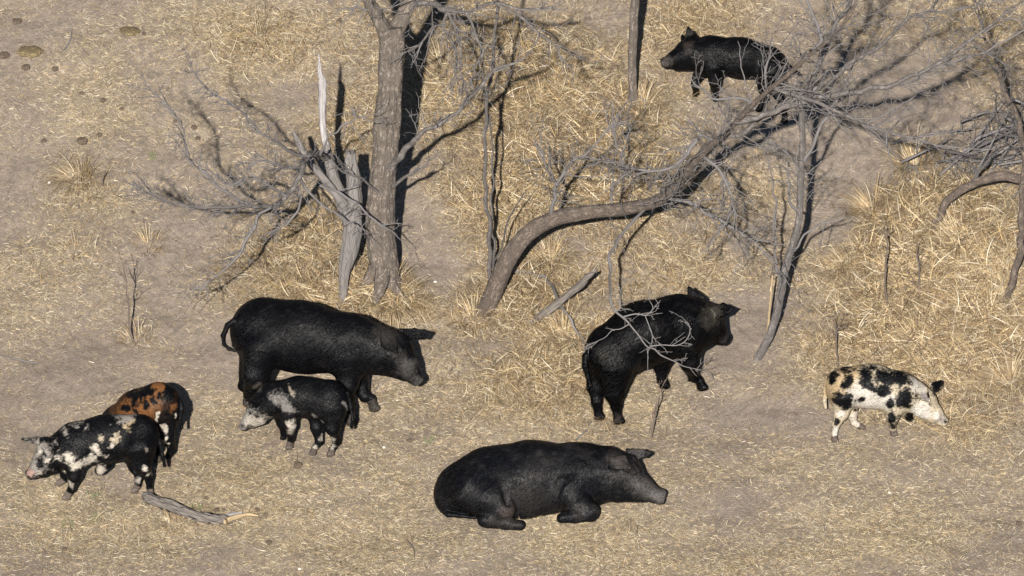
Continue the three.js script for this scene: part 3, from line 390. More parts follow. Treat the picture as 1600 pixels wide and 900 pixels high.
// -- lying sow
{
  const near = ground(800, 818).z, z0 = near - 0.26, b = new Beast(z0), J = (x, y, k) => b.J(x, y, k), gy = (x, y, k, r) => { const p = J(x, y, k); p.y = Math.max(p.y, groundY(p.x, p.z) + r * M * 0.85); return p; };
  b.chain([[J(728, 764, 0), 45], [J(768, 755, 0), 53], [J(825, 750, 0), 57], [J(900, 745, 0), 49], [J(944, 742, 0), 43]], 0.09, 1.05);
  b.bone(J(715, 776, 0.02), 34, J(735, 790, 0.02), 26, 0.08, 1); b.bone(J(810, 775, 0.06), 36, J(860, 764, 0.06), 32, 0.08);      // rump on the ground, belly
  b.chain([[J(946, 741, 0.02), 41], [J(972, 744, 0.06), 34], [J(998, 761, 0.12), 20], [J(1023, 774, 0.16), 13]], 0.035, 1.05); b.bone(J(1024, 774, 0.165), 12.5, J(1031, 776, 0.17), 12.5, 0.006); b.bone(J(972, 762, 0.09), 25, J(1004, 774, 0.14), 11, 0.03);
  b.chain([[J(740, 765, 0.15), 38], [J(766, 778, 0.22), 30], [gy(786, 797, 0.3, 14), 17], [gy(765, 812, 0.32, 12), 12]], [0.06, 0.05, 0.03]);
  b.chain([[gy(758, 812, 0.32, 11), 12], [gy(790, 818, 0.34, 9), 9.5], [gy(813, 821, 0.36, 8), 8]], 0.02);
  b.chain([[J(890, 770, 0.18), 30], [gy(905, 788, 0.25, 16), 19], [gy(923, 799, 0.30, 13), 14]], [0.05, 0.03]);
  b.chain([[gy(922, 802, 0.30, 12), 13.5], [gy(898, 806, 0.33, 10), 10.5], [gy(878, 809, 0.35, 8), 8.5]], 0.02);
  b.chain([[J(690, 792, 0.1), 5], [gy(700, 804, 0.2, 4), 4], [gy(720, 806, 0.22, 3), 3], [gy(742, 809, 0.24, 3), 2.6]], 0.012);
  b.ear(J(955, 716, 0.22), J(976, 713, 0.22), J(984, 731, 0.36), 0.012).ear(J(955, 716, 0.22), J(953, 730, 0.26), J(984, 731, 0.36), 0.012);
  b.ear(J(980, 703, -0.02), J(991, 717, 0.0), J(1008, 713, -0.04), 0.012).ear(J(980, 703, -0.02), J(1004, 704, -0.05), J(1008, 713, -0.04), 0.012).ear(J(1004, 704, -0.05), J(1016, 708, -0.06), J(1008, 713, -0.04), 0.011);
  b.bone(J(980, 730, 0.24), 8, J(990, 738, 0.24), 5, 0.02);
  b.cut(J(1034, 787, 0.27), J(1000, 788, 0.30), 0.007); b.cut(J(1042, 775, 0.2), J(1043, 777, 0.23), 0.007); b.cut(J(1063, 783, 0.19), J(1063.2, 783, 0.19), 0.118, 0.008);
  b.cut(J(946, 724, 0.23), J(942, 770, 0.25), 0.014, 0.03); b.cut(J(772, 738, 0.27), J(787, 756, 0.30), 0.016, 0.03); b.cut(J(787, 756, 0.31), J(793, 788, 0.33), 0.02, 0.03); b.cut(J(868, 782, 0.30), J(878, 752, 0.28), 0.016, 0.03);
  const D = [0.019, 0.0178, 0.0178];
  const coat = patches(p => { const c = blackCoat(p, 20), n = smooth(0.0, 0.7, fbm(p.x * 4, p.y * 4, p.z * 4, 3)) * 0.012; return [c[0] * 1.5 + n * 0.6, c[1] * 1.5 + n * 0.55, c[2] * 1.5 + n * 0.53]; }, [[J(1008, 763, 0.25), 0.10, [0.058, 0.054, 0.052], 1.8, -0.6], [J(1032, 776, 0.22), 0.085, [0.085, 0.08, 0.077]], [J(966, 722, 0.3), 0.09, [0.065, 0.058, 0.055], 1.3, -0.2], [J(820, 785, 0.4), 0.17, D, 1.6, 0.1], [J(795, 803, 0.4), 0.06, [0.05, 0.039, 0.035], 1.3, 0], [J(1000, 706, 0), 0.07, [0.06, 0.055, 0.052]], [J(960, 760, 0.35), 0.10, D], [J(905, 800, 0.35), 0.06, D], [J(790, 817, 0.4), 0.08, D, 2, 0]]);
  beastThing('sow', 'black sow lying on her belly in front, facing right', 'pig', 'pigs on the hillside', b, { cell: 0.0095, colour: coat, flow: p => V(-1, -0.7, 0), hairs: 40000, hairLen: 0.03, eyes: [J(984, 738, 0.3)], eyeR: 0.011 });
}
// -- shaggy black boar walking away
const boarFeet = [footAt(966, 662, 9.5), footAt(936, 655, 9), footAt(1097, 609, 9), footAt(1038, 606, 8.5)];
const boarZ = boarFeet.reduce((s, f) => s + f.z, 0) / 4;
{
  const [hn, hf, fn, ff] = boarFeet, z0 = boarZ, b = new Beast(z0), J = (x, y, k) => b.J(x, y, k);
  b.chain([[J(957, 548, 0.16), 43], [J(1005, 522, 0.03), 49], [J(1060, 510, -0.12), 47], [J(1086, 507, -0.18), 41]], 0.08, 1.08);
  b.chain([[J(1088, 506, -0.18), 39], [J(1103, 502, -0.22), 29], [J(1116, 515, -0.25), 18], [J(1125, 524, -0.27), 12.5]], 0.03); b.bone(J(1126, 525, -0.27), 12, J(1130, 528, -0.275), 11.5, 0.006); b.bone(J(1105, 517, -0.22), 20, J(1120, 529, -0.25), 9, 0.03);
  b.chain([[J(962, 573, 0.24), 34], [J(960, 612, 0.26), 21], [J(963, 633, hn.z - z0 + 0.0), 12.5], [V(hn.x - 0.01, hn.y + 0.07, hn.z), 9], [hn, 10]], [0.06, 0.03, 0.015, 0.012]);
  b.chain([[J(938, 570, 0.10), 30], [J(931, 602, 0.14), 17], [J(932, 628, hf.z - z0), 11], [V(hf.x - 0.01, hf.y + 0.06, hf.z), 8.5], [hf, 9.5]], [0.06, 0.03, 0.015, 0.012]);
  b.chain([[J(1070, 540, -0.02), 32], [J(1078, 565, 0.0), 19], [J(1084, 588, fn.z - z0), 11.5], [V(fn.x - 0.02, fn.y + 0.05, fn.z), 8.5], [fn, 9.5]], [0.06, 0.03, 0.015, 0.012]);
  b.chain([[J(1040, 545, -0.24), 28], [J(1034, 572, -0.26), 15], [J(1034, 590, ff.z - z0), 10.5], [ff, 9]], [0.06, 0.03, 0.015]);
  b.bone(J(998, 560, 0.05), 20, J(990, 572, 0.08), 12, 0.04);
  b.chain([[J(915, 556, 0.24), 5.5], [J(914, 572, 0.28), 4], [J(919, 590, 0.29), 3.4], [J(923, 603, 0.3), 3.4], [J(918, 607, 0.3), 3]], 0.012);
  b.ear(J(1077, 465, -0.36), J(1098, 465, -0.34), J(1076, 449, -0.40), 0.012); b.ear(J(1113, 482, -0.12), J(1121, 497, -0.08), J(1138, 488, -0.05), 0.012).ear(J(1113, 482, -0.12), J(1130, 475, -0.1), J(1138, 488, -0.05), 0.012).ear(J(1130, 475, -0.1), J(1146, 481, -0.06), J(1138, 488, -0.05), 0.011);
  b.cut(J(1136, 539, -0.18), J(1112, 536, -0.1), 0.006); b.cut(J(1156, 545, -0.28), J(1156.2, 545, -0.28), 0.118, 0.008);
  const coat = patches(p => blackCoat(p, 30).map(v => v * 0.8), [[J(1112, 492, -0.08), 0.10, [0.04, 0.036, 0.03], 0.9, 0.3], [J(940, 555, 0.35), 0.08, [0.022, 0.02, 0.018]], [J(1133, 529, -0.2), 0.05, [0.03, 0.028, 0.03]], [J(995, 572, 0.2), 0.05, [0.03, 0.026, 0.024]], [J(966, 655, 0.3), 0.04, [0.035, 0.03, 0.028]]]);
  beastThing('boar', 'shaggy black boar walking away behind the hanging thorny branch', 'pig', 'pigs on the hillside', b, { cell: 0.0095, colour: coat, flow: p => V(-1, -0.8, 0.3), hairs: 40000, hairLen: 0.045, eyes: [J(1124, 505, -0.08)], eyeR: 0.010 });
}
// -- pale piglet with black patches at the right
{
  const a = footAt(1396, 681, 6), c = footAt(1424, 661, 5.5), d = footAt(1304, 690, 6), e = footAt(1347, 671, 5.5), z0 = (a.z + c.z + d.z + e.z) / 4, b = new Beast(z0), J = (x, y, k) => b.J(x, y, k);
  b.chain([[J(1321, 605, 0), 32], [J(1362, 604, 0), 33], [J(1406, 613, 0), 30], [J(1428, 619, 0.01), 24]], 0.06, 1.15);
  b.chain([[J(1428, 620, 0.01), 23], [J(1443, 627, 0.02), 20], [J(1459, 645, 0.03), 12.5], [J(1471, 656, 0.04), 9]], 0.025); b.bone(J(1472, 657, 0.04), 8.5, J(1475.5, 659, 0.04), 7.8, 0.006); b.bone(J(1441, 638, 0.04), 16, J(1457, 652, 0.04), 9, 0.02);
  b.chain([[J(1398, 630, 0.08), 21], [J(1395, 652, 0.10), 12], [J(1395, 668, a.z - z0), 7.5], [a, 6.4]], [0.05, 0.02, 0.012]);
  b.chain([[J(1410, 630, -0.09), 18], [J(1418, 648, c.z - z0), 9], [c, 5.8]], [0.05, 0.015]);
  b.chain([[J(1318, 620, 0.09), 26], [J(1315, 645, 0.11), 14], [J(1306, 664, d.z - z0), 8], [V(d.x, d.y + 0.035, d.z), 5.8], [d, 6.4]], [0.05, 0.02, 0.012, 0.01]);
  b.chain([[J(1325, 620, -0.09), 22], [J(1331, 646, -0.1), 11], [J(1334, 660, e.z - z0), 7], [e, 5.8]], [0.05, 0.02, 0.012]);
  b.chain([[J(1292, 596, 0), 4], [J(1289, 612, 0.02), 3.2], [J(1288, 626, 0.03), 2.8], [J(1290, 637, 0.03), 2.5]], 0.01);
  b.ear(J(1432, 608, 0.11), J(1447, 606, 0.12), J(1451, 626, 0.21), 0.010).ear(J(1432, 608, 0.11), J(1431, 621, 0.14), J(1451, 626, 0.21), 0.010);
  b.ear(J(1452, 600, -0.06), J(1462, 610, -0.05), J(1470, 596, -0.12), 0.010).ear(J(1462, 610, -0.05), J(1471, 604, -0.11), J(1470, 596, -0.12), 0.010);
  b.cut(J(1474, 664, 0.1), J(1455, 660, 0.12), 0.0045); b.cut(J(1489, 670, 0.04), J(1489.2, 670, 0.04), 0.07, 0.006);
  const CR = [0.42, 0.36, 0.265], W = [0.47, 0.44, 0.39], T = [0.40, 0.30, 0.18], K = BLACK;
  const coat = patches(CR, [[J(1303, 610, 0.15), 0.13, T, 0.9, 0], [J(1325, 580, 0.1), 0.10, T], [J(1345, 622, 0.18), 0.10, W, 1.6, 0.1], [J(1372, 633, 0.18), 0.08, W, 2.2, 0.1], [J(1434, 602, 0.12), 0.07, [0.40, 0.37, 0.33], 1, -0.5], [J(1440, 645, 0.15), 0.09, W],
    [J(1300, 590, 0.12), 0.05, K, 1.5, 0.8], [J(1325, 571, 0.06), 0.06, K, 1.5, 0.2], [J(1323, 600, 0.2), 0.062, K, 0.75, 0.2], [J(1353, 596, 0.2), 0.085, K, 0.75, 0.3], [J(1364, 575, 0.1), 0.04, K, 1.5, -0.2], [J(1361, 609, 0.2), 0.05, K, 1, 0], [J(1384, 592, 0.18), 0.065, K, 1.3, -0.1], [J(1408, 594, 0.18), 0.085, K, 1.35, -0.15], [J(1378, 615, 0.2), 0.06, K, 1.4, 0.3], [J(1391, 600, 0.19), 0.05, K], [J(1428, 602, 0.17), 0.03, K, 0.6, 0], [J(1415, 628, 0.2), 0.085, K, 1, 0.5], [J(1318, 628, 0.2), 0.075, K, 1.1, 0.1], [J(1345, 630, 0.2), 0.038, K], [J(1391, 636, 0.2), 0.05, K, 1, 0.6], [J(1394, 655, 0.15), 0.062, K, 0.75, 0], [J(1395, 674, 0.18), 0.05, K, 0.8, 0], [J(1421, 655, -0.05), 0.05, K], [J(1306, 661, 0.18), 0.036, K, 0.7, 0.2], [J(1335, 644, -0.05), 0.03, K, 0.5, 0],
    [J(1306, 678, 0.2), 0.045, W, 0.7, 0], [J(1312, 648, 0.18), 0.03, W, 1.3, 0], [J(1338, 660, 0.0), 0.06, [0.45, 0.40, 0.34]], [J(1444, 622, 0.2), 0.04, [0.22, 0.2, 0.19]], [J(1452, 613, 0.14), 0.03, K, 0.6, 0], [J(1463, 601, -0.09), 0.06, K], [J(1456, 634, 0.14), 0.024, [0.08, 0.07, 0.06]], [J(1466, 625, 0.08), 0.03, T, 0.5, 0.3], [J(1471, 656, 0.1), 0.055, [0.25, 0.22, 0.20]], [J(1463, 651, 0.1), 0.03, [0.55, 0.50, 0.44]], [J(1478, 655, 0.03), 0.02, K]], 1, 0.035, 1.02);
  beastThing('piglet', 'cream piglet with black patches nosing the straw at right', 'piglet', 'piglets on the hillside', b, { cell: 0.0065, colour: hoofs(b, [a, d, e], coat, [0.10, 0.08, 0.07], 5.5), flow: p => V(-1, -0.6, 0), hairs: 18000, hairLen: 0.022, eyes: [J(1457, 634, 0.16)], eyeR: 0.007 });
}
// -- black young pig at the top
{
  const a = footAt(1119, 158, 6), c = footAt(1088, 150, 5.5), d = footAt(1226, 192, 6), e = footAt(1187, 174, 6), z0 = (a.z + c.z + d.z + e.z) / 4, b = new Beast(z0, -1), J = (x, y, k) => b.J(x, y, k);
  b.chain([[J(1199, 98, 0.0), 28], [J(1155, 90, 0), 31], [J(1110, 85, 0), 28], [J(1090, 85, 0), 24]], 0.06, 1.15);
  b.chain([[J(1090, 85, 0.0), 23], [J(1074, 83, 0.02), 20], [J(1055, 92, 0.04), 13], [J(1042, 97, 0.05), 9]], 0.025); b.bone(J(1041, 97, 0.05), 8.5, J(1037.5, 98, 0.05), 8, 0.006); b.bone(J(1078, 95, 0.03), 16, J(1056, 102, 0.05), 8, 0.02);
  b.chain([[J(1115, 105, 0.08), 19], [J(1117, 128, 0.1), 11], [J(1116, 142, a.z - z0), 7.5], [a, 6.2]], [0.05, 0.02, 0.012]);
  b.chain([[J(1103, 105, -0.08), 17], [J(1090, 118, -0.04), 10], [J(1085, 131, -0.02), 7.5], [c, 5.8]], [0.05, 0.02, 0.012]);
  b.chain([[J(1204, 112, 0.08), 24], [J(1210, 138, 0.1), 13], [J(1222, 160, d.z - z0), 7.5], [V(d.x, d.y + 0.04, d.z), 5.8], [d, 6.3]], [0.05, 0.02, 0.012, 0.01]);
  b.chain([[J(1196, 112, -0.08), 22], [J(1194, 138, -0.08), 12], [J(1196, 154, e.z - z0), 7], [e, 6]], [0.05, 0.02, 0.012]);
  b.chain([[J(1228, 101, 0), 4.5], [J(1238, 108, 0.02), 3.4], [J(1247, 114, 0.03), 2.8]], 0.01);
  b.ear(J(1071, 62, 0.08), J(1088, 60, 0.08), J(1075, 43, 0.14), 0.012).ear(J(1066, 66, -0.08), J(1076, 62, -0.1), J(1066, 56, -0.16), 0.010);
  b.cut(J(1038, 104, 0.1), J(1060, 104, 0.14), 0.005); b.cut(J(1019, 102, 0.05), J(1019.2, 102, 0.05), 0.07, 0.006);
  const coat = patches(p => blackCoat(p, 40).map(v => v * 0.85), [[J(1040, 98, 0.1), 0.05, [0.07, 0.062, 0.058]], [J(1075, 50, 0.12), 0.05, [0.045, 0.042, 0.042]], [J(1076, 74, 0.12), 0.05, [0.035, 0.028, 0.024]]]);
  beastThing('young_pig', 'black young pig at the top of the slope, facing left', 'pig', 'pigs on the hillside', b, { cell: 0.007, colour: coat, flow: p => V(1, -0.6, 0), hairs: 18000, hairLen: 0.028, eyes: [J(1062, 82, 0.14)], eyeR: 0.007 });
}
console.log('pigs done');

// ------------------------------------------------------------------ trees
const TREES = 'bare thorn trees on the slope';
// pixels and depth offsets of one tree, measured from its foot
function treeFrame(px, py) { const base = ground(px, py); return { base, at: (x, y, d = 0) => pt(x, y, base.z + d), line: l => l.map(([x, y, d = 0]) => pt(x, y, base.z + d)), radii: l => l.map(q => q[3] * M) }; }
function limb(t, fr, name, list, m, opt = {}) {
  let L = fr.line(list), R = fr.radii(list); if (opt.kink !== 0 && R[0] < 0.034 && list.length > 3) { const rg = rngOf(Math.round(list[0][0] * 31 + list[1][1] * 17)), c = new THREE.CatmullRomCurve3(L, false, 'centripetal'); let len = 0; for (let i = 1; i < L.length; i++) len += L[i].distanceTo(L[i - 1]); const n = Math.ceil(len / 0.085), L2 = [], R2 = []; for (let i = 0; i <= n; i++) { const k = i / n, f = k * (R.length - 1), a = Math.min(R.length - 2, Math.floor(f)), j = i && i < n ? 0.026 : 0, p = c.getPoint(k); p.x += (rg() - 0.5) * j; p.y += (rg() - 0.5) * j; p.z += (rg() - 0.5) * j; L2.push(p); R2.push(lerp(R[a], R[a + 1], f - a) * (0.9 + 0.25 * rg())); } L = L2; R = R2; }
  const mb = new MB(t.position); tube(mb, L, R, { radial: opt.radial ?? 9, step: opt.step ?? 0.045, rough: opt.rough ?? 0.12, ridge: opt.ridge ?? 0, seed: list[0][0] * 0.37, jag: opt.jag ?? 0 });
  return mb.build(name, m, t);
}
// twigs along a limb: count, length range m, thickness m, main direction
function twigs(t, fr, owner, list, count, l0, l1, r, m, { seed = 1, from = 0.2, to = 1, dir = null, depth = 2, droop = 0, tip = true, spread = 1 } = {}) {
  const rng = rngOf(seed * 7919 + 13), P = fr.line(list), c = new THREE.CatmullRomCurve3(P, false, 'centripetal'), mb = new MB(t.position);
  for (let i = 0; i < count; i++) { const k = tip && i === 0 ? 1 : lerp(from, to, rng()), p = c.getPoint(k), tg = c.getTangent(k); const d = V(rng() - 0.5, rng() - 0.5, (rng() - 0.5) * 0.8).multiplyScalar(2 * spread * (tip && i === 0 ? 0.2 : 1)).addScaledVector(tg, 0.8); if (dir) d.add(dir); grow(mb, p, d, lerp(l0, l1, rng()), 1.45 * r * (0.6 + 0.6 * rng()), rng, depth, droop); }
  const o = mb.build('twigs', m, owner); o.userData.kind = 'stuff'; return o;
}
// -- the big two-stemmed tree with the dead snag and the dead hanging branch
{
  const fr = treeFrame(604, 446), t = thing('thorn_tree', 'thick rough trunked bare tree with a grassy foot behind the standing sow', 'tree', fr.base, TREES), at = fr.at;
  limb(t, fr, 'trunk', [[606, 458, 0, 26], [601, 425, 0, 23], [594, 370, 0, 23.5], [597, 300, 0, 23.5], [602, 230, 0.02, 21], [607, 160, 0.04, 20], [611, 100, 0.06, 19.5], [612, 62, 0.08, 21], [611, 40, 0.08, 19]], MAT.bark, { radial: 40, step: 0.016, rough: 0.18, ridge: 0.13 });
  for (const q of [[[604, 428, 0.04, 11], [614, 446, 0.1, 9], [624, 458, 0.14, 6], [634, 466, 0.16, 3]], [[598, 420, 0.08, 14], [594, 448, 0.16, 12], [588, 466, 0.24, 7], [584, 476, 0.28, 3]], [[596, 400, 0.0, 13], [580, 432, 0.04, 11], [566, 450, 0.08, 7], [552, 460, 0.1, 3]]]) limb(t, fr, 'root', q, MAT.bark, { kink: 0, radial: 14, step: 0.02, rough: 0.2, ridge: 0.15 });
  let l = [[608, 62, 0.08, 15], [592, 30, 0.14, 12], [576, 0, 0.2, 10], [555, -60, 0.3, 8], [545, -150, 0.3, 5]]; let o = limb(t, fr, 'limb', l, MAT.bark, { radial: 18, step: 0.025, ridge: 0.12 }); twigs(t, fr, o, l, 9, 0.25, 0.5, 0.006, MAT.twig, { seed: 1, from: 0.2, to: 0.8, dir: V(-0.3, -0.6, 0.3) });
  l = [[614, 58, 0.08, 15], [628, 30, 0.05, 13], [640, 0, 0.0, 12], [658, -70, -0.05, 9], [670, -160, 0, 5]]; o = limb(t, fr, 'limb', l, MAT.bark, { radial: 18, step: 0.025, ridge: 0.12 });
  twigs(t, fr, o, l, 7, 0.25, 0.5, 0.005, MAT.twig, { seed: 2, from: 0.1, to: 0.6, dir: V(0.5, -0.5, 0.3) });
  // drooping branches on the right of the fork
  const br = [[[640, 2, 0, 6], [668, 6, 0.15, 4.5], [695, 13, 0.3, 4], [729, 19, 0.4, 3], [776, 6, 0.5, 2.6], [817, 17, 0.55, 2.2], [864, 11, 0.6, 1.4]],
    [[729, 19, 0.4, 2.4], [738, 47, 0.45, 2], [754, 79, 0.5, 1.9], [743, 106, 0.5, 1.7], [733, 132, 0.5, 1.2]], [[700, 15, 0.3, 2.4], [707, 31, 0.34, 2], [716, 58, 0.36, 1.8], [720, 113, 0.4, 1.6], [729, 146, 0.42, 1.1]],
    [[698, 40, 0.3, 2.4], [675, 43, 0.3, 2.2], [660, 65, 0.3, 1.9], [644, 76, 0.3, 1.5], [630, 83, 0.3, 1]], [[776, 6, 0.5, 2.2], [810, 22, 0.5, 2], [833, 43, 0.55, 1.8], [866, 70, 0.6, 1.5], [875, 86, 0.6, 1]], [[700, 14, 0.3, 2.4], [690, 40, 0.3, 2.2], [706, 60, 0.3, 2], [712, 90, 0.3, 1.6], [706, 135, 0.3, 1.1]]];
  br.forEach((b2, i) => { const q = limb(t, fr, 'branch', b2, MAT.greyBark, { radial: 6, step: 0.03, rough: 0.25 }); twigs(t, fr, q, b2, i ? 15 : 30, 0.12, 0.32, 0.0035, MAT.twig, { seed: 10 + i, from: 0.15, dir: V(0.1, -0.35, 0), depth: 2 }); });
  // right-hand branches lower down
  l = [[612, 262, 0.1, 6], [628, 240, 0.22, 5], [645, 222, 0.3, 4.2], [661, 206, 0.34, 3.8], [684, 197, 0.4, 3.4], [720, 171, 0.45, 3], [747, 135, 0.5, 2.8], [781, 104, 0.55, 2.4], [810, 97, 0.6, 2], [830, 79, 0.65, 1.2]]; o = limb(t, fr, 'branch', l, MAT.greyBark, { radial: 8, rough: 0.2 }); twigs(t, fr, o, l, 20, 0.12, 0.34, 0.0038, MAT.twig, { seed: 21, from: 0.15, dir: V(0.1, 0.2, 0), depth: 2 });
  l = [[616, 290, 0.1, 3], [632, 276, 0.2, 2.6], [648, 268, 0.25, 2.2], [662, 262, 0.3, 1.6], [672, 248, 0.32, 1]]; o = limb(t, fr, 'branch', l, MAT.greyBark, { radial: 6 }); twigs(t, fr, o, l, 6, 0.08, 0.2, 0.003, MAT.twig, { seed: 22 });
  l = [[590, 300, 0.12, 2.4], [560, 276, 0.26, 2], [538, 270, 0.3, 1.6], [520, 252, 0.32, 1]]; o = limb(t, fr, 'branch', l, MAT.greyBark, { radial: 6 }); twigs(t, fr, o, l, 5, 0.1, 0.24, 0.003, MAT.twig, { seed: 23 });
}
// -- the grey second stem, a separate dead tree: broken stem, snag and hanging dead branch
{
  const fr = treeFrame(538, 478), z2 = ground(604, 446).z - fr.base.z, t = thing('dead_tree', 'grey dead tree with a splintered pale snag and tangled hanging branches', 'tree', fr.base, TREES);
  limb(t, fr, 'trunk', [[534, 484, 0, 7], [536, 455, 0.0, 6.5], [538, 425, -0.04, 9.5], [545, 395, -0.1, 14], [552, 360, -0.2, 15.5], [553, 320, -0.26, 13.5], [552, 282, -0.3, 11.5], [548, 248, -0.34, 10], [547, 236, -0.34, 8.5]], MAT.deadDark, { radial: 30, step: 0.016, rough: 0.2, ridge: 0.12, jag: 0.06 });
  let l = [[550, 352, -0.2, 13], [537, 318, -0.3, 12], [523, 284, -0.4, 10], [514, 250, -0.5, 8.5], [510, 228, -0.55, 6.5], [507, 214, -0.58, 4.5]]; limb(t, fr, 'stem', l, MAT.deadDark, { radial: 20, step: 0.02, rough: 0.2, ridge: 0.1 });
  l = [[514, 244, -0.55, 6.5], [509, 224, -0.55, 5.4], [505, 196, -0.55, 5.6], [504, 170, -0.55, 6.2], [504, 142, -0.55, 6.6], [503, 124, -0.55, 6.0], [500, 116, -0.55, 3.4], [499, 100, -0.55, 2.6], [498, 84, -0.55, 0.9]]; const snag = limb(t, fr, 'snag', l, MAT.dead, { kink: 0, radial: 16, step: 0.014, rough: 0.3, ridge: 0.12 }); snag.userData.label = 'pale silvery splintered snag';
  l = [[540, 322, -0.2, 7], [512, 288, -0.25, 6.6], [494, 266, -0.3, 6.4], [474, 238, -0.35, 6], [464, 218, -0.38, 5], [458, 205, -0.4, 2.4]]; limb(t, fr, 'stub', l, MAT.deadDark, { kink: 0, radial: 12, step: 0.03, rough: 0.25 });
  // the hanging branch, which reaches towards the viewer
  const mains = [
    [[512, 246, -0.4, 5.5], [492, 240, 0.0, 6.5], [478, 248, 0.3, 6.5], [468, 274, 0.6, 6], [456, 296, 0.7, 5.6], [439, 316, 0.85, 5.2], [411, 322, 1.0, 4.4], [378, 322, 1.1, 3.6], [340, 324, 1.2, 3], [300, 322, 1.25, 2.4], [256, 312, 1.3, 1.8], [218, 294, 1.35, 1]],
    [[400, 323, 1.05, 3.2], [372, 312, 1.1, 3], [339, 289, 1.15, 2.6], [316, 268, 1.2, 2.3], [300, 254, 1.2, 2], [290, 222, 1.2, 1.7], [283, 194, 1.2, 1.5], [262, 166, 1.2, 1.2], [228, 132, 1.25, 0.8]],
    [[482, 244, 0.45, 3.4], [456, 238, 0.6, 3], [430, 222, 0.8, 2.6], [404, 204, 0.9, 2.3], [384, 180, 1.0, 2.2], [362, 164, 1.1, 1.8], [336, 148, 1.1, 1.5], [312, 130, 1.1, 1.2], [300, 104, 1.1, 0.8]],
    [[430, 320, 0.9, 3.6], [404, 338, 1.05, 3.2], [390, 368, 1.15, 2.8], [376, 392, 1.2, 2.4], [350, 422, 1.3, 1.8], [326, 440, 1.35, 1.4], [311, 456, 1.35, 0.9]],
    [[462, 288, 0.62, 3], [470, 310, 0.7, 2.4], [464, 332, 0.8, 2.2], [452, 346, 0.85, 1.8], [438, 356, 0.9, 1.2]], [[446, 306, 0.8, 2.6], [424, 290, 0.9, 2.3], [392, 276, 1.0, 1.9], [360, 290, 1.1, 1.5], [346, 276, 1.1, 1]], [[470, 262, 0.5, 3], [440, 262, 0.7, 2.4], [410, 250, 0.8, 1.9], [390, 262, 0.8, 1.3]],
    [[500, 242, 0.2, 2.6], [516, 214, 0.3, 2.1], [535, 196, 0.35, 1.8], [562, 184, 0.4, 1.3], [578, 190, 0.4, 0.9]], [[500, 290, 0.1, 2.6], [528, 300, 0.2, 2.2], [558, 320, 0.25, 2.0], [588, 345, 0.3, 1.6], [602, 356, 0.3, 1.1]], [[468, 276, 0.6, 2.4], [490, 308, 0.55, 2.2], [516, 330, 0.5, 1.9], [548, 348, 0.45, 1.5], [566, 356, 0.42, 1.1]]];
  const cnt = [84, 34, 34, 22, 18, 22, 22, 8, 7, 8];
  mains.forEach(b => b.forEach(q => { q[3] *= 0.8; })); mains.forEach((b, i) => { const o = limb(t, fr, 'branch', b, i ? MAT.twig : MAT.greyBark, { radial: 7, step: 0.03, rough: 0.25 }); twigs(t, fr, o, b, cnt[i], 0.10, i === 0 ? 0.30 : 0.24, 0.0036, MAT.twig, { seed: 40 + i, from: i ? 0.15 : 0.1, depth: 2, dir: V(-0.25, 0.1, 0) }); });
}
// -- pair of thin upright stems
{
  const fr = treeFrame(767, 452), t = thing('sapling', 'thin whip of a sapling standing left of the leaning trunk', 'sapling', fr.base, TREES);
  let l = [[767, 456, 0, 3.4], [764, 347, 0.02, 3.2], [758, 277, 0.04, 3], [761, 173, 0.06, 2.8], [770, 87, 0.1, 2.6], [778, 0, 0.1, 2.4], [784, -80, 0.1, 1.6]]; let o = limb(t, fr, 'stem', l, MAT.greyBark, { radial: 7 }); twigs(t, fr, o, l, 12, 0.1, 0.26, 0.003, MAT.twig, { seed: 61, from: 0.1, dir: V(0, 0.5, 0), depth: 1 });
  l = [[771, 452, -0.02, 2.4], [772, 390, -0.04, 2.2], [768, 340, -0.05, 2], [770, 260, -0.06, 1.8], [764, 190, -0.06, 1.5], [752, 120, -0.06, 1.3], [756, 40, -0.06, 1]]; limb(t, fr, 'stem', l, MAT.greyBark, { radial: 6 });
  l = [[770, 420, 0.03, 1.6], [782, 388, 0.05, 1.4], [801, 329, 0.06, 1.2], [824, 295, 0.06, 0.7]]; limb(t, fr, 'branch', l, MAT.twigDark, { radial: 5 });
}
// -- straight pole-like trunk at the top
{
  const fr = treeFrame(989, 168), t = thing('slender_tree', 'straight slender grey trunk left of the uppermost pig', 'tree', fr.base, TREES);
  const l = [[990, 176, 0, 8.5], [989, 150, 0, 7.6], [988, 90, 0, 7.4], [990, 40, 0.02, 7.4], [993, -20, 0.03, 7.2], [996, -120, 0.05, 6.5], [1000, -260, 0.05, 5]]; limb(t, fr, 'trunk', l, MAT.bark, { radial: 18, step: 0.02, rough: 0.14, ridge: 0.1 });
}
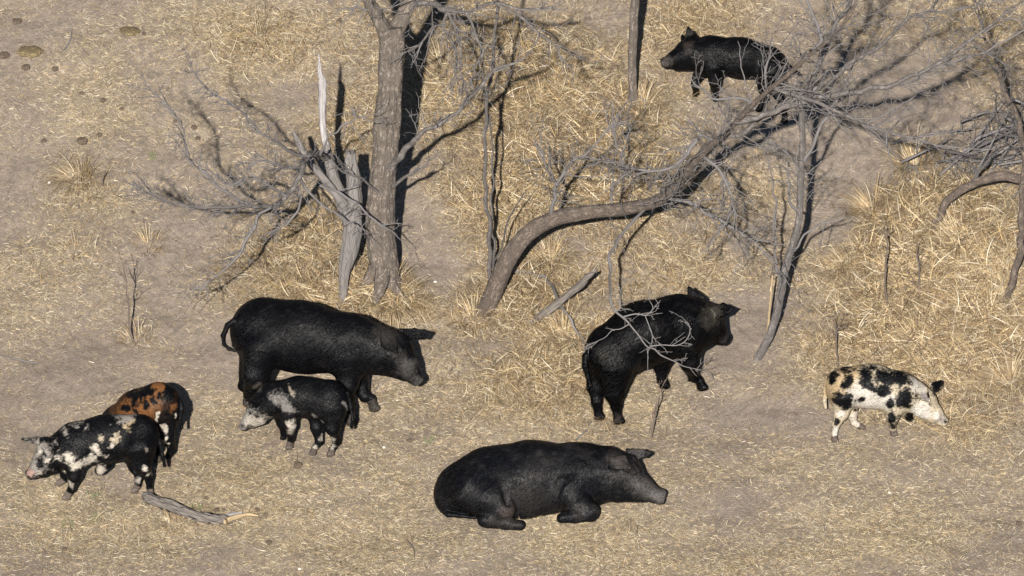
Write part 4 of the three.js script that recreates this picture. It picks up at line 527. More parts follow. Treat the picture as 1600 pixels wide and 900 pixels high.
// -- the leaning tree with the bowed trunk
{
  const fr = treeFrame(757, 487), t = thing('leaning_tree', 'leaning tree with a long bowed brown trunk arching over the dry grass', 'tree', fr.base, TREES), bz = boarZ - fr.base.z;
  const tr = [[752, 494, 0, 14], [760, 480, 0, 14.5], [776, 446, 0.02, 15], [796, 402, 0.04, 14.5], [826, 364, 0.06, 13.6], [862, 343, 0.1, 13], [906, 333, 0.16, 11.6], [968, 327, 0.3, 10.8], [1022, 316, 0.5, 9.6], [1054, 294, 0.7, 8.4], [1082, 256, 0.95, 6.8], [1106, 232, 1.1, 5.6], [1136, 206, 1.3, 4.8], [1168, 172, 1.5, 4.2], [1200, 142, 1.7, 3.8], [1232, 116, 1.85, 3.8], [1262, 88, 2.0, 3.8], [1290, 66, 2.1, 3], [1330, 20, 2.2, 2.2], [1350, -30, 2.2, 1.4]];
  const trunk = limb(t, fr, 'trunk', tr, MAT.brownBark, { radial: 26, step: 0.02, rough: 0.14, ridge: 0.09 }); twigs(t, fr, trunk, tr, 44, 0.16, 0.6, 0.0045, MAT.twig, { seed: 70, from: 0.34, dir: V(0.1, 0.25, 0.2), depth: 2 });
  const Ls = [
    [[1050, 296, 0.7, 5], [1080, 268, 0.8, 5], [1096, 236, 0.9, 4.8], [1120, 222, 1.0, 4.4], [1160, 206, 1.1, 4.2], [1200, 178, 1.2, 4], [1245, 150, 1.3, 3.6], [1300, 128, 1.4, 3.2], [1333, 96, 1.5, 3], [1377, 73, 1.6, 2.8], [1413, 33, 1.7, 2.3], [1450, 20, 1.7, 1.9], [1500, 16, 1.8, 1.1]],
    [[1150, 190, 1.4, 5], [1190, 180, 1.4, 4.8], [1243, 160, 1.45, 4.4], [1300, 147, 1.5, 4.2], [1367, 137, 1.6, 3.8], [1433, 117, 1.7, 3.3], [1467, 100, 1.75, 3], [1517, 63, 1.8, 2.4], [1567, 23, 1.9, 1.9], [1620, -20, 2.0, 1.2]],
    [[1205, 136, 1.7, 3.4], [1235, 146, 1.7, 3.2], [1262, 158, 1.7, 3], [1317, 178, 1.7, 2.6], [1357, 198, 1.7, 2.3], [1417, 213, 1.7, 1.9], [1467, 228, 1.7, 1.3]],
    [[1260, 90, 2.0, 3.2], [1282, 70, 2.0, 3], [1274, 34, 2.0, 2.6], [1256, -6, 2.0, 2.2], [1246, -60, 2.0, 1.4]],
    [[1367, 137, 1.6, 2.4], [1420, 128, 1.65, 2], [1460, 108, 1.7, 1.8], [1540, 80, 1.8, 1.4], [1610, 40, 1.8, 0.9]],
    [[1120, 222, 1.0, 3.2], [1096, 212, 1.05, 2.8], [1080, 226, 1.1, 2.6], [1074, 244, 1.1, 2.3], [1040, 262, 1.1, 1.9], [1000, 266, 1.1, 1.6], [966, 256, 1.1, 1]],
    [[862, 340, 0.1, 3.4], [866, 312, 0.15, 3], [872, 286, 0.2, 2.8], [896, 254, 0.25, 2], [930, 226, 0.3, 1.4], [960, 190, 0.3, 0.9]], [[870, 290, 0.2, 2], [858, 268, 0.2, 1.6], [846, 246, 0.2, 1]], [[956, 318, 0.3, 1.8], [955, 290, 0.3, 1.5], [962, 240, 0.3, 1.1], [958, 190, 0.3, 0.7]],
    [[1095, 240, 1.0, 3], [1120, 260, 1.1, 2.4], [1140, 300, 1.2, 1.9], [1150, 334, 1.2, 1.2]], [[1040, 306, 0.6, 2.8], [1070, 316, 0.7, 2.4], [1106, 334, 0.8, 2], [1150, 360, 0.85, 1.7], [1180, 382, 0.9, 1.3], [1214, 416, 0.95, 0.9]], [[1180, 170, 1.5, 3], [1150, 150, 1.5, 2.4], [1120, 158, 1.5, 2], [1098, 140, 1.5, 1.3]], [[1200, 150, 1.6, 2.6], [1196, 110, 1.6, 2.2], [1204, 84, 1.6, 1.4]]];
  const cnt = [34, 36, 24, 10, 14, 40, 26, 12, 12, 22, 24, 10, 6];
  Ls.forEach((b, i) => { const o = limb(t, fr, 'limb', b, i < 3 ? MAT.greyBark : MAT.twig, { radial: 7, step: 0.03, rough: 0.22 }); twigs(t, fr, o, b, cnt[i], 0.16, i < 3 ? 0.55 : 0.42, 0.004, MAT.twig, { seed: 80 + i, from: 0.12, depth: 2, dir: V(0.15, 0.05, 0) }); });
  // branch that hangs down in front of the boar
  const f = bz + 0.42;
  const hang = [[[1006, 328, 0.45, 4.4], [988, 346, 0.6, 4.2], [968, 368, 0.8, 4], [954, 398, 1.0, 3.8], [955, 430, 1.2, 3.5], [953, 462, f - 0.1, 3.2], [956, 482, f, 3], [974, 496, f, 2.6], [992, 516, f, 2.4], [1006, 536, f, 2.2], [1024, 548, f, 1.8], [1044, 560, f, 1.4], [1066, 570, f, 1.1], [1090, 577, f, 0.8]],
    [[974, 495, f, 2], [992, 492, f, 1.8], [1008, 493, f, 1.5], [1020, 482, f, 1.2], [1014, 468, f, 0.7]], [[1008, 493, f, 1.5], [1014, 510, f, 1.4], [1020, 530, f, 1.2], [1012, 542, f, 1.2], [1012, 572, f, 0.7]], [[1016, 541, f, 1.8], [1040, 539, f, 1.6], [1062, 538, f, 1.5], [1076, 528, f, 1.3], [1080, 512, f, 1.2], [1066, 496, f, 0.7]], [[984, 506, f, 1.8], [966, 514, f, 1.5], [950, 522, f, 1.3], [936, 532, f, 1.0], [920, 540, f, 0.6]], [[960, 488, f, 1.8], [968, 478, f, 1.4], [966, 462, f, 1], [975, 440, f, 0.7]]];
  hang.forEach(b => b.forEach(q => { q[3] *= 0.58; }));
  hang.forEach((b, i) => { const o = limb(t, fr, 'hanging_branch', b, i ? MAT.twigPale : MAT.twig, { radial: 6, step: 0.02, rough: 0.25 }); twigs(t, fr, o, b, i ? 8 : 16, 0.05, 0.15, 0.0022, i ? MAT.twigPale : MAT.twig, { seed: 110 + i, from: i ? 0.2 : 0.4, depth: 1 }); });
}
// -- thin forked tree right of the boar
{
  const fr = treeFrame(1185, 560), t = thing('forked_tree', 'thin forked pale grey tree right of the shaggy boar', 'tree', fr.base, TREES);
  let l = [[1182, 565, 0, 7.5], [1192, 545, 0, 6.6], [1204, 520, 0.0, 6.6], [1214, 488, 0.02, 6.6], [1221, 450, 0.04, 6.6], [1231, 408, 0.06, 6.4], [1248, 346, 0.1, 6], [1251, 284, 0.12, 5.4], [1254, 222, 0.15, 5], [1254, 168, 0.2, 5], [1266, 134, 0.25, 4.6], [1283, 94, 0.3, 4.4], [1294, 68, 0.32, 4.2], [1308, 33, 0.35, 3.8], [1328, 6, 0.38, 3.2], [1332, -70, 0.4, 2]];
  let o = limb(t, fr, 'trunk', l, MAT.greyBark, { radial: 16, step: 0.02, rough: 0.16, ridge: 0.1 }); twigs(t, fr, o, l, 42, 0.16, 0.5, 0.004, MAT.twig, { seed: 130, from: 0.4, dir: V(0.0, 0.25, 0), depth: 2 });
  for (const [b, n] of [[[[1256, 252, 0.13, 3.2], [1266, 232, 0.16, 2.8], [1280, 200, 0.2, 2.6], [1292, 182, 0.22, 2.2], [1316, 140, 0.25, 1.6], [1340, 90, 0.28, 1]], 10], [[[1217, 436, 0.04, 2.4], [1212, 410, 0.05, 2.1], [1211, 360, 0.06, 1.8], [1210, 300, 0.06, 1.4], [1200, 250, 0.06, 0.9]], 8], [[[1250, 340, 0.1, 2.4], [1238, 320, 0.12, 2], [1232, 290, 0.14, 1.7], [1234, 250, 0.15, 1.1]], 5], [[[1252, 270, 0.12, 2.2], [1232, 240, 0.2, 1.8], [1206, 226, 0.24, 1.5], [1170, 230, 0.28, 1]], 8], [[[1236, 396, 0.06, 2.0], [1258, 366, 0.1, 1.6], [1284, 350, 0.12, 1.3], [1320, 340, 0.12, 0.8]], 5]]) { const q = limb(t, fr, 'branch', b, MAT.twig, { radial: 6, rough: 0.2 }); twigs(t, fr, q, b, n, 0.1, 0.26, 0.003, MAT.twig, { seed: 131 + n, depth: 1 }); }
  const s = treeFrame(1200, 530), st = thing('dry_stick', 'straight yellowish dry stick leaning on the forked tree', 'stick', s.base); limb(st, s, 'stick', [[1198, 532, 0.06, 2.2], [1203, 480, 0.07, 2], [1207, 430, 0.08, 1.4]], MAT.splint, { radial: 6 });
}
// -- stems and brush at the right edge
{
  let fr = treeFrame(1460, 362), t = thing('arching_stem', 'smooth grey stem arching out of the tall grass at right', 'tree', fr.base, TREES);
  let l = [[1456, 372, 0, 5.6], [1464, 346, 0.02, 5.8], [1478, 320, 0.04, 6], [1496, 302, 0.06, 6.2], [1520, 288, 0.08, 6.6], [1552, 278, 0.1, 7], [1590, 277, 0.1, 7.2], [1640, 290, 0.1, 7.5], [1670, 330, 0.0, 8], [1680, 372, -0.05, 8.5]]; limb(t, fr, 'trunk', l, MAT.brownBark, { radial: 14, step: 0.02, rough: 0.12 });
  l = [[1518, 286, 0.08, 3], [1528, 270, 0.1, 2.8], [1544, 248, 0.12, 2], [1560, 236, 0.14, 1.2]]; limb(t, fr, 'branch', l, MAT.twigDark, { radial: 6 });
  fr = treeFrame(1572, 478); t = thing('crooked_tree', 'crooked dark stem rising at the right edge of the slope', 'tree', fr.base, TREES);
  l = [[1570, 484, 0, 6], [1574, 468, 0, 5.6], [1582, 434, 0.02, 5.6], [1592, 396, 0.03, 5.8], [1598, 362, 0.04, 5.6], [1596, 330, 0.05, 5.2], [1600, 280, 0.06, 5], [1600, 230, 0.06, 4.8], [1590, 187, 0.08, 4.4], [1568, 142, 0.1, 3.8], [1558, 95, 0.12, 3], [1540, 60, 0.14, 2], [1530, 20, 0.16, 1.2]]; let o = limb(t, fr, 'trunk', l, MAT.brownBark, { radial: 12, step: 0.025, rough: 0.14 }); twigs(t, fr, o, l, 30, 0.15, 0.45, 0.004, MAT.twigDark, { seed: 150, from: 0.55, dir: V(-0.2, 0.3, 0.1), depth: 2 });
  fr = treeFrame(1540, 262); t = thing('brush_pile', 'tangled heap of grey dead twigs at the right edge', 'brush pile', fr.base);
  const rng = rngOf(99);
  for (let k = 0; k < 34; k++) { // long dead sticks, each its own piece
    const x = 1440 + rng() * 190, y = 172 + rng() * 100, a = (rng() - 0.5) * 0.9 + (rng() < 0.25 ? 0.9 : 0), L = 50 + rng() * 90, d = -0.3 + rng() * 0.7, p = [[x - L / 2 * Math.cos(a), y + L / 2 * Math.sin(a), d, 1.8 + rng() * 1.2], [x, y + (rng() - 0.5) * 10, d + (rng() - 0.5) * 0.3, 1.8], [x + L / 2 * Math.cos(a), y - L / 2 * Math.sin(a), d + (rng() - 0.5) * 0.3, 0.9]];
    for (const q of p) { const w = pt(q[0], q[1], fr.base.z + q[2]), gy = groundY(w.x, w.z) + 0.01; if (w.y < gy) { const gq = ground(q[0], q[1]); q[2] = gq.z - fr.base.z + 0.02; } }
    const st = limb(t, fr, 'stick', p, rng() < 0.3 ? MAT.twigPale : rng() < 0.4 ? MAT.twigDark : MAT.twig, { radial: 5, step: 0.04, rough: 0.2 }); twigs(t, fr, st, p, 7, 0.1, 0.28, 0.003, MAT.twig, { seed: 160 + k, depth: 2, from: 0.05 });
  }
}
console.log('trees done');

// ------------------------------------------------------------------ fallen wood
{
  let fr = treeFrame(835, 504), t = thing('fallen_branch', 'weathered fallen branch propped in the grass left of the boar', 'branch', fr.base);
  const g0 = ground(832, 506), g1 = ground(872, 478).z - fr.base.z;
  limb(t, fr, 'wood', [[828, 508, 0.03, 5], [840, 499, 0.04, 6.4], [868, 478, 0.03, 6.8], [890, 459, 0.04, 6.6], [908, 441, 0.05, 6.0], [922, 430, 0.05, 4.2], [932, 422, 0.05, 1.6]], MAT.log, { radial: 16, step: 0.018, rough: 0.25, ridge: 0.14, jag: 0.04 });
  fr = treeFrame(917, 540); t = thing('bent_stick', 'thin bent dead stick crossing the fallen branch', 'stick', fr.base);
  const dz = (x, y, u) => { const g = ground(x, y); return g.z - fr.base.z + u; };
  limb(t, fr, 'stick', [[787, 432, 432 ? dz(787, 432, 0.06) : 0, 1.8], [818, 426, dz(818, 426, 0.10), 2], [847, 432, dz(847, 432, 0.10), 2.3], [862, 446, dz(862, 446, 0.12), 2.6], [873, 468, dz(873, 468, 0.22), 2.4], [887, 495, dz(887, 495, 0.22), 2.2], [900, 516, dz(900, 516, 0.12), 2], [918, 540, dz(918, 540, 0.02), 1.3]], MAT.deadDark, { radial: 7, rough: 0.25 });
  fr = treeFrame(290, 806); t = thing('log', 'weathered grey log with a splintered end below the spotted pig', 'log', fr.base);
  const on = (x, y, u) => { const g = ground(x, y + 11); return g.z - fr.base.z + u; };
  limb(t, fr, 'wood', [[226, 772, on(226, 772, 0), 8], [238, 780, on(238, 780, 0), 11], [262, 789, on(262, 789, 0), 10.5], [290, 800, on(290, 800, 0), 10], [320, 809, on(320, 809, 0), 9], [345, 812, on(345, 812, 0), 8], [362, 812, on(362, 812, 0), 6]], MAT.log, { radial: 30, step: 0.012, rough: 0.35, ridge: 0.4, jag: 0.05 });
  limb(t, fr, 'splinter', [[352, 815, on(352, 815, 0.02), 4], [366, 809, on(366, 809, 0.03), 4.6], [384, 804, on(384, 804, 0.03), 3.4], [404, 806, on(404, 806, 0.02), 1]], MAT.splint, { radial: 9, step: 0.02, rough: 0.4 });
  limb(t, fr, 'splinter', [[344, 812, on(344, 812, 0), 4], [360, 804, on(360, 804, 0), 3], [378, 801, on(378, 801, 0), 1.5]], MAT.dead, { radial: 8, step: 0.02, rough: 0.4 });
}
// small sticks on the ground
[[100, 80, 112, 50, 'dry pale stick lying on bare soil near the top left'], [1330, 470, 1290, 505, 'grey twig lying in grass below the forked tree'], [636, 846, 648, 876, 'short dark twig in the straw below the lying sow'], [575, 622, 592, 600, 'pale bent stick beside the standing sow front foot'], [60, 570, 0, 558, 'pale thin stick on bare soil at the left edge'], [900, 690, 924, 660, 'pale bent twig on bare patch behind the lying sow']].forEach(([x0, y0, x1, y1, label], i) => {
  const fr = treeFrame((x0 + x1) / 2, (y0 + y1) / 2), t = thing('stick', label, 'stick', fr.base), a = ground(x0, y0), b = ground(x1, y1), c = a.clone().lerp(b, 0.5); c.x += 0.02; for (const q of [a, b, c]) q.y = groundY(q.x, q.z) + 0.012; const mb = new MB(t.position); tube(mb, [a, c, b], [0.007, 0.006, 0.003], { radial: 6, rough: 0.3, seed: i }); mb.build('wood', i === 2 ? MAT.stalk : i === 1 ? MAT.twig : MAT.twigPale, t);
});
// dead weed stalks
[[210, 536, 194, 424, 'leafless dark weed stalk alone on the bare soil at left', 1], [1390, 486, 1382, 352, 'tall dark weed stalk in grass at the right of the forked tree', 1], [1438, 462, 1432, 390, 'dark weed stalk left of the crooked stem in tall grass', 1], [1310, 574, 1302, 500, 'small dark weed stalk above the cream piglet', 1], [1016, 686, 1030, 610, 'thin branched weed stalk in front of the boar', 1], [162, 292, 166, 262, 'short dark weed stem in the grass clump at far left', 0]].forEach(([x, y, x1, y1, label, tw], i) => {
  const fr = treeFrame(x, y), t = thing('weed_stalk', label, 'weed', fr.base, 'dead weed stalks'), l = [[x, y + 3, 0, 1.6], [lerp(x, x1, 0.35) - 2, lerp(y, y1, 0.35), 0.01, 1.5], [lerp(x, x1, 0.7) + 1, lerp(y, y1, 0.7), 0.02, 1.2], [x1, y1, 0.03, 0.6]]; const o = limb(t, fr, 'stem', l, MAT.stalk, { radial: 5, rough: 0.3 }); if (tw) twigs(t, fr, o, l, 8, 0.05, 0.16, 0.0022, MAT.stalk, { seed: 200 + i, from: 0.15, dir: V(0, 0.7, 0), depth: 1 });
});

// ------------------------------------------------------------------ droppings, pats, stones
function lumpGeo(r, flat, seed) { const g = new THREE.IcosahedronGeometry(1, 3), p = g.attributes.position, v = V(0, 0, 0); for (let i = 0; i < p.count; i++) { v.fromBufferAttribute(p, i); const k = r * (1 + 0.28 * fbm(v.x * 1.6 + seed, v.y * 1.6, v.z * 1.6, 3)); p.setXYZ(i, v.x * k, v.y * k * flat, v.z * k); } g.computeVertexNormals(); return g; }
const lumpUV = g => { const p = g.attributes.position, u = []; for (let i = 0; i < p.count; i++) u.push(p.getX(i), p.getZ(i)); g.setAttribute('uv', new THREE.Float32BufferAttribute(u, 2)); return g; };
function lumpThing(name, label, category, group, px, py, r, flat, m, seed) { const g = ground(px, py), t = new THREE.Mesh(lumpUV(lumpGeo(r * M, flat, seed)), m); t.name = numbered(name); t.position.copy(g); t.position.y += r * M * flat * 0.6; t.castShadow = t.receiveShadow = true; scene.add(t); return tag(t, label, category, group); }
lumpThing('dung_pat', 'large yellowish dung pat near the top left corner', 'dung', null, 47, 84, 20, 0.35, MAT.pat, 1);
lumpThing('dung_pat', 'small yellowish dung pat right of the large one', 'dung', null, 203, 51, 17, 0.3, MAT.pat, 5);
lumpThing('dung', 'dark brown dropping at the left edge below the corner', 'dung', 'droppings', 6, 89, 9, 0.6, MAT.dung, 9);
lumpThing('dung', 'longish brown dropping in the top left corner', 'dung', 'droppings', 27, 35, 8, 0.5, MAT.dung, 11);
lumpThing('dung', 'round brown dropping above the grass clump at far left', 'dung', 'droppings', 129, 224, 8.5, 0.75, MAT.dung, 13);
lumpThing('dung', 'brown lump touching the foot of the large yellow pat', 'dung', 'droppings', 40, 108, 7, 0.7, MAT.dung, 15);
lumpThing('dung', 'round brown dropping below the feet of the dark piglet', 'dung', 'droppings', 465, 730, 7, 0.75, MAT.dung, 17);
[['small brown dung pellet under the tips of the hanging dead twigs', [274, 191], [303, 201], [309, 218], [208, 333]], ['small brown dung pellet on the bare upper left slope', [190, 172], [161, 159], [155, 213], [127, 147], [86, 110], [68, 222]], ['small brown dung pellet touching the small yellowish pat', [225, 54]], ['small brown dung pellet beside the weathered log', [322, 780], [350, 798], [338, 799], [402, 798], [415, 805]], ['small brown dung pellet in the straw at the lower left edge below the spotted pig', [100, 860], [262, 866], [420, 850]], ['small brown dung pellet at the right edge near the bottom', [1592, 820]], ['small brown dung pellet between the standing sow and the lying sow', [640, 690]], ['small brown dung pellet at the top edge left of the thick trunk', [530, 35], [455, 30]]].forEach(([label, ...spots], k) => spots.forEach(([x, y], i) => lumpThing('dung_pellet', label, 'dung', 'small dung pellets', x, y, 3.4 + ((i + k * 3) * 37 % 10) * 0.22, 0.75, MAT.dung, 20 + i + k * 7)));
[[1390, 771, 'lying to the right of the lying sow snout'], [468, 890, 'in the straw at the bottom edge'], [26, 34, 'beside the longish dropping in the top left corner'], [680, 441, 'on bare soil right of the thick trunk foot'], [77, 286, 'left of the flattened tuft at far left'], [524, 606, 'by the back of the dark piglet'], [600, 700, 'on open straw between dark piglet and lying sow']].forEach(([x, y, where], i) => lumpThing('pebble', 'tiny whitish pebble ' + where, 'pebble', 'whitish pebbles', x, y, 2.6, 0.7, MAT.stone, 60 + i));

// ------------------------------------------------------------------ straw and grass
const inFoot = (x, z, m = 0) => { for (const [fx, fz, rx, rz] of footprints) if (((x - fx) / (rx + m)) ** 2 + ((z - fz) / (rz * 0.8 + m)) ** 2 < 1) return true; return false; };
const STRAW = [[0.53, 0.425, 0.25], [0.47, 0.36, 0.195], [0.60, 0.505, 0.335], [0.39, 0.29, 0.15], [0.64, 0.575, 0.44], [0.31, 0.23, 0.14], [0.45, 0.38, 0.275]];
const HAY = [[0.52, 0.405, 0.235], [0.46, 0.34, 0.175], [0.58, 0.48, 0.31], [0.38, 0.27, 0.13], [0.62, 0.55, 0.41], [0.30, 0.21, 0.115], [0.42, 0.34, 0.23]];
function bladeGeo(width, arch, bow, segs) { // lies along +x, unit long
  const pos = [], nor = [], idx = [], uv = []; for (let i = 0; i <= segs; i++) { const t = i / segs, w = width * (t < 0.7 ? 1 : (1 - t) / 0.3 * 0.85 + 0.15) / 2, y = arch * 4 * t * (1 - t), z = bow * t * t; pos.push(t, y + w * 0.25, z - w, t, y + w * 0.25, z + w); nor.push(0, 1, 0, 0, 1, 0); uv.push(t, 0, t, 1); }
  for (let i = 0; i < segs; i++) { const a = 2 * i; idx.push(a, a + 1, a + 2, a + 1, a + 3, a + 2); }
  const g = new THREE.BufferGeometry(); g.setAttribute('position', new THREE.Float32BufferAttribute(pos, 3)); g.setAttribute('normal', new THREE.Float32BufferAttribute(nor, 3)); g.setAttribute('uv', new THREE.Float32BufferAttribute(uv, 2)); g.setIndex(idx); g.computeVertexNormals(); return g;
}
function scatter(name, label, category, variants, perM2, field, lenOf, liftOf, seed, seps, oldGapShade = 0) {
  const rng = rngOf(seed), lists = variants.map(() => []), X0 = -4.75, X1 = 4.75, Z0 = -4.6, Z1 = 5.9, tries = Math.round((X1 - X0) * (Z1 - Z0) * perM2), m4 = new THREE.Matrix4(), N = V(0, 0, 0), A = V(0, 0, 0), B = V(0, 0, 0), cc = new THREE.Color();
  for (let i = 0; i < tries; i++) {
    const x = lerp(X0, X1, rng()), z = lerp(Z0, Z1, rng()), f = field(x, z); if (rng() > f) { continue; }
    const y = groundY(x, z), e = 0.03; N.set(groundY(x - e, z) - groundY(x + e, z), 2 * e, groundY(x, z - e) - groundY(x, z + e)).normalize();
    const a = rng() * 6.2832, L = lenOf(rng, x, z); A.set(Math.cos(a), 0, Math.sin(a)); if (seps) { A.x += seps[0]; A.z += seps[1]; } A.addScaledVector(N, -A.dot(N)).normalize(); const lift = liftOf(rng); A.multiplyScalar(Math.cos(lift)).addScaledVector(N, Math.sin(lift)).normalize();
    B.crossVectors(A, N).normalize(); const up = V(0, 0, 0).crossVectors(B, A).normalize(); const roll = (rng() - 0.5) * 1.6, cr = Math.cos(roll), sr = Math.sin(roll), up2 = up.clone().multiplyScalar(cr).addScaledVector(B, sr), B2 = B.clone().multiplyScalar(cr).addScaledVector(up, -sr);
    m4.makeBasis(A.clone().multiplyScalar(L), up2.multiplyScalar(L), B2.multiplyScalar(L)); m4.setPosition(x, y + 0.001 + rng() * 0.006, z);
    const s = rng() < oldGapShade ? [0.17, 0.12, 0.07] : (seps ? HAY : STRAW)[Math.floor(rng() * STRAW.length)], k = 0.74 + 0.38 * rng(); lists[Math.floor(rng() * variants.length)].push([m4.clone(), s[0] * k, s[1] * k, s[2] * k]);  // dark brown blades: older straw, also painting the shade in gaps between blades
  }
  const group = new THREE.Group(); group.name = numbered(name); tag(group, label, category, null, 'stuff'); scene.add(group); let n = 0;
  variants.forEach((g, v) => { const L = lists[v]; n += L.length; const im = new THREE.InstancedMesh(g, MAT.straw, L.length); im.name = name + '_blades'; im.userData.kind = 'stuff'; L.forEach(([m, r, gg, b], i) => { im.setMatrixAt(i, m); im.setColorAt(i, cc.setRGB(r, gg, b)); }); im.castShadow = im.receiveShadow = true; group.add(im); });
  console.log(name, n);
}
scatter('straw_litter', 'short pale straw litter strewn over the soil', 'straw', [bladeGeo(0.064, 0.08, 0.15, 3), bladeGeo(0.05, 0.16, -0.35, 4), bladeGeo(0.07, 0.04, 0.07, 2)], 7200, (x, z) => grassAt(x, z)[0] * 0.85, r => 0.018 + 0.036 * r() * r() + 0.012 * r(), r => 0.14 * r() * r() + (r() < 0.1 ? 0.6 * r() : 0), 501, null, 0.12);
scatter('dry_grass', 'long matted dry grass lying over the bank', 'grass', [bladeGeo(0.028, 0.16, 0.35, 6), bladeGeo(0.023, 0.24, -0.5, 6), bladeGeo(0.034, 0.08, 0.14, 5), bladeGeo(0.025, 0.2, 0.6, 6)], 6600, (x, z) => { const g = grassAt(x, z)[1]; return inFoot(x, z, -0.05) ? 0 : g < 0.12 ? g * 0.4 : g * 0.8; }, (r, x, z) => (0.045 + 0.085 * r() + 0.085 * r() * r()) * (0.5 + 0.42 * clamp(grassAt(x, z)[1] * 1.4) + 0.5 * smooth(0.8, 1.5, grassAt(x, z)[1])), r => 0.1 + 0.85 * r() * r(), 502, [-0.1, 0.35], 0.45);
{ const rng = rngOf(77), N = 5200, g = lumpUV(new THREE.IcosahedronGeometry(1, 0)), im = new THREE.InstancedMesh(g, MAT.crumb, N), m4 = new THREE.Matrix4(), q = new THREE.Quaternion(), cc = new THREE.Color(); im.name = 'soil_crumbs'; tag(im, 'small dark crumbs of soil and trampled dung on the ground', 'crumbs', null, 'stuff');
  for (let i = 0; i < N; i++) { const x = lerp(-4.7, 4.7, rng()), z = lerp(-4.5, 5.8, rng()), r = 0.003 + 0.007 * rng() * rng(), k = 0.5 + rng(); q.setFromEuler(new THREE.Euler(rng() * 6, rng() * 6, rng() * 6)); m4.compose(V(x, groundY(x, z) + r * 0.5, z), q, V(r * (0.8 + rng() * 0.6), r * 0.8, r)); im.setMatrixAt(i, m4); im.setColorAt(i, cc.setRGB(0.17 * k, 0.125 * k, 0.09 * k)); } im.castShadow = im.receiveShadow = true; scene.add(im); }
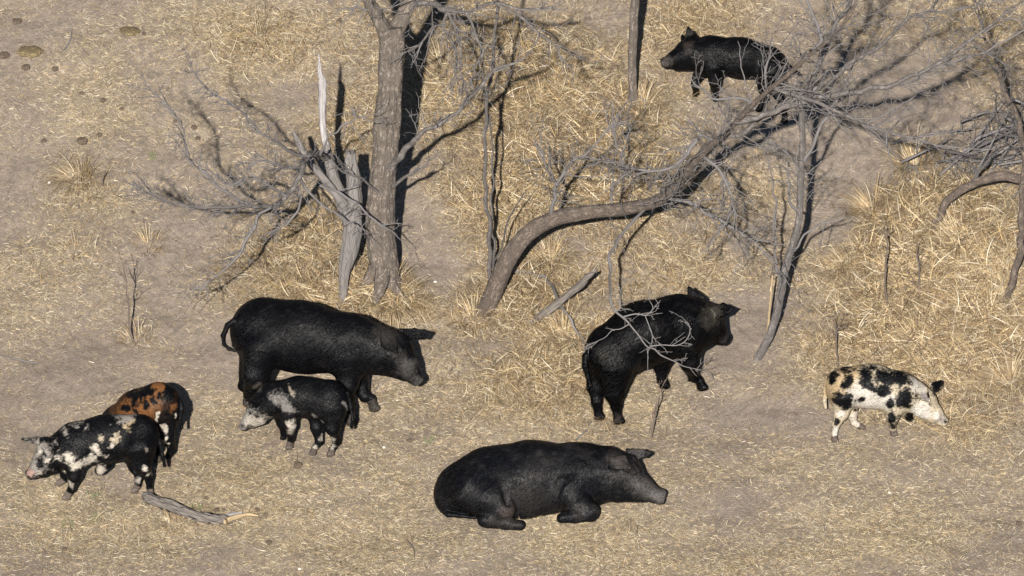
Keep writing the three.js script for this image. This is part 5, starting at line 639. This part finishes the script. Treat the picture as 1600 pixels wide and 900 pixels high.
// distinct tufts
function tuft(px, py, n, len, spread, label, seed, lean = [0, 0]) {
  const g = ground(px, py), t = thing('grass_tuft', label, 'grass tuft', g, 'dry grass tufts'), rng = rngOf(seed), mb = new MB(t.position);
  for (let k = 0; k < n; k++) {
    const a = rng() * 6.2832, r0 = 0.11 * spread * Math.sqrt(rng()), x = g.x + Math.cos(a) * r0, z = g.z + Math.sin(a) * r0, p = V(x, groundY(x, z) - 0.005, z), d = V(Math.cos(a) * (0.3 + 0.9 * rng()) * spread + lean[0], 1, Math.sin(a) * (0.3 + 0.9 * rng()) * spread + lean[1]).normalize(), L = len * (0.5 + 0.7 * rng()), w = 0.0022 + 0.002 * rng(), side = V(Math.cos(a + 1.57 + rng()), 0, Math.sin(a + 1.57 + rng())).multiplyScalar(w), s = rng() < 0.28 ? [0.22, 0.15, 0.085] : HAY[Math.floor(rng() * HAY.length)], kk = 0.7 + 0.35 * rng(), c = [s[0] * kk, s[1] * kk, s[2] * kk], droop = 0.10 + 0.25 * rng(); let base = -1;
    for (let i = 0; i <= 6; i++) { const f = i / 6, ww = 1 - f * 0.75; const i0 = mb.vert(p.clone().addScaledVector(side, ww), d, 0, f, c), i1 = mb.vert(p.clone().addScaledVector(side, -ww), d, 1, f, c); if (base >= 0) mb.i.push(base, base + 1, i0, base + 1, i1, i0); base = i0; d.y -= droop * (0.5 + f); d.normalize(); p.addScaledVector(d, L / 6); const gy = groundY(p.x, p.z) + 0.004; if (p.y < gy) { p.y = gy; d.y = Math.max(d.y, 0); } }
  }
  const m = mb.build('blades', MAT.tuft, t); m.userData.kind = 'stuff'; return t;
}
[[618, 470, 460, 0.28, 1.4, 'thick straw tuft round the foot of the rough trunk', [0.3, 0.4]], [560, 470, 220, 0.24, 1, 'straw tuft between the two stems behind the standing sow', [0, 0.4]], [500, 350, 200, 0.22, 1, 'dry tuft under the hanging dead branches', [-0.3, 0.2]], [860, 410, 220, 0.22, 1, 'upright yellow tuft above the fallen branch', [0, 0.2]], [120, 282, 260, 0.22, 1.3, 'flattened dry tuft on bare ground at far left', [-0.5, 0.4]], [232, 385, 90, 0.14, 1, 'small dry tuft left of the hanging branch tips', [0, 0.2]], [1320, 420, 220, 0.22, 1.2, 'fanned dry tuft right of the forked tree', [-0.5, 0.5]], [1360, 330, 240, 0.28, 1, 'tall dry tuft left of the arching grey stem', [-0.3, 0.2]], [1430, 260, 260, 0.3, 1, 'tall dry tuft under the edge of the twig heap', [0, 0.3]], [1540, 500, 300, 0.3, 1.3, 'big drooping tuft below the crooked stem', [-0.2, 0.6]], [1500, 380, 300, 0.3, 1.2, 'dense straw tuft inside the arch of the grey stem', [0, 0.4]], [1440, 540, 240, 0.26, 1.1, 'dry tuft uphill of the cream piglet', [0, 0.4]], [1580, 600, 240, 0.26, 1.1, 'dry tuft at the right edge behind the cream piglet', [0, 0.4]], [740, 500, 200, 0.2, 1.2, 'low dry tuft at the foot of the leaning trunk', [0, 0.4]], [700, 110, 220, 0.22, 1, 'dry tuft right of the thick trunk near the top', [0.2, 0.3]], [850, 160, 200, 0.2, 1, 'dry tuft between the sapling top and slender trunk', [0.2, 0.3]], [1010, 170, 180, 0.2, 1, 'dry tuft at the foot of the slender straight trunk', [0.3, 0.3]], [212, 532, 70, 0.14, 1, 'small tuft round the lone weed stalk', [-0.3, 0.3]], [270, 822, 110, 0.11, 1, 'short upright stubble tuft in front of the log', [0, 0.1]], [400, 62, 120, 0.18, 1, 'dry tuft near the top left of the thick tree', [-0.4, 0.3]], [885, 530, 240, 0.24, 1, 'dry tuft just left of the shaggy boar', [0.2, 0.4]], [112, 395, 60, 0.13, 1, 'small dry tuft left of centre on bare soil', [-0.3, 0.2]]].forEach(([x, y, n, L, s, label, lean], i) => tuft(x, y, n, L, s, label, 700 + i, lean));
// green sprigs
[[150, 813, 'green sprig in front of the spotted pig'], [145, 776, 'small green sprig under the spotted pig belly'], [308, 794, 'small green sprig behind the log'], [240, 246, 'tiny green plant on bare soil at upper left'], [106, 822, 'faint green sprig left of the log in the straw'], [672, 690, 'small green sprig uphill of the lying sow']].forEach(([x, y, label], i) => {
  const g = ground(x, y), t = thing('green_sprig', label, 'sprig', g, 'green sprigs'), rng = rngOf(900 + i), mb = new MB(t.position); for (let k = 0; k < 16; k++) { const a = rng() * 6.28, r = 0.05 * Math.sqrt(rng()), p = V(g.x + Math.cos(a) * r, 0, g.z + Math.sin(a) * r); p.y = groundY(p.x, p.z); const q = p.clone().add(V((rng() - 0.5) * 0.04, 0.02 + 0.025 * rng(), (rng() - 0.5) * 0.04)), s = V(0.004, 0, 0.003), n = V(0, 1, 0); const b = mb.vert(p, n, 0, 0); mb.vert(p.clone().lerp(q, 0.6).add(s), n, 0, 0); mb.vert(q, n, 0, 0); mb.vert(p.clone().lerp(q, 0.6).sub(s), n, 0, 0); mb.i.push(b, b + 1, b + 2, b, b + 2, b + 3); } mb.build('leaves', MAT.green, t).userData.kind = 'stuff';
});
renderer.render(scene, camera);
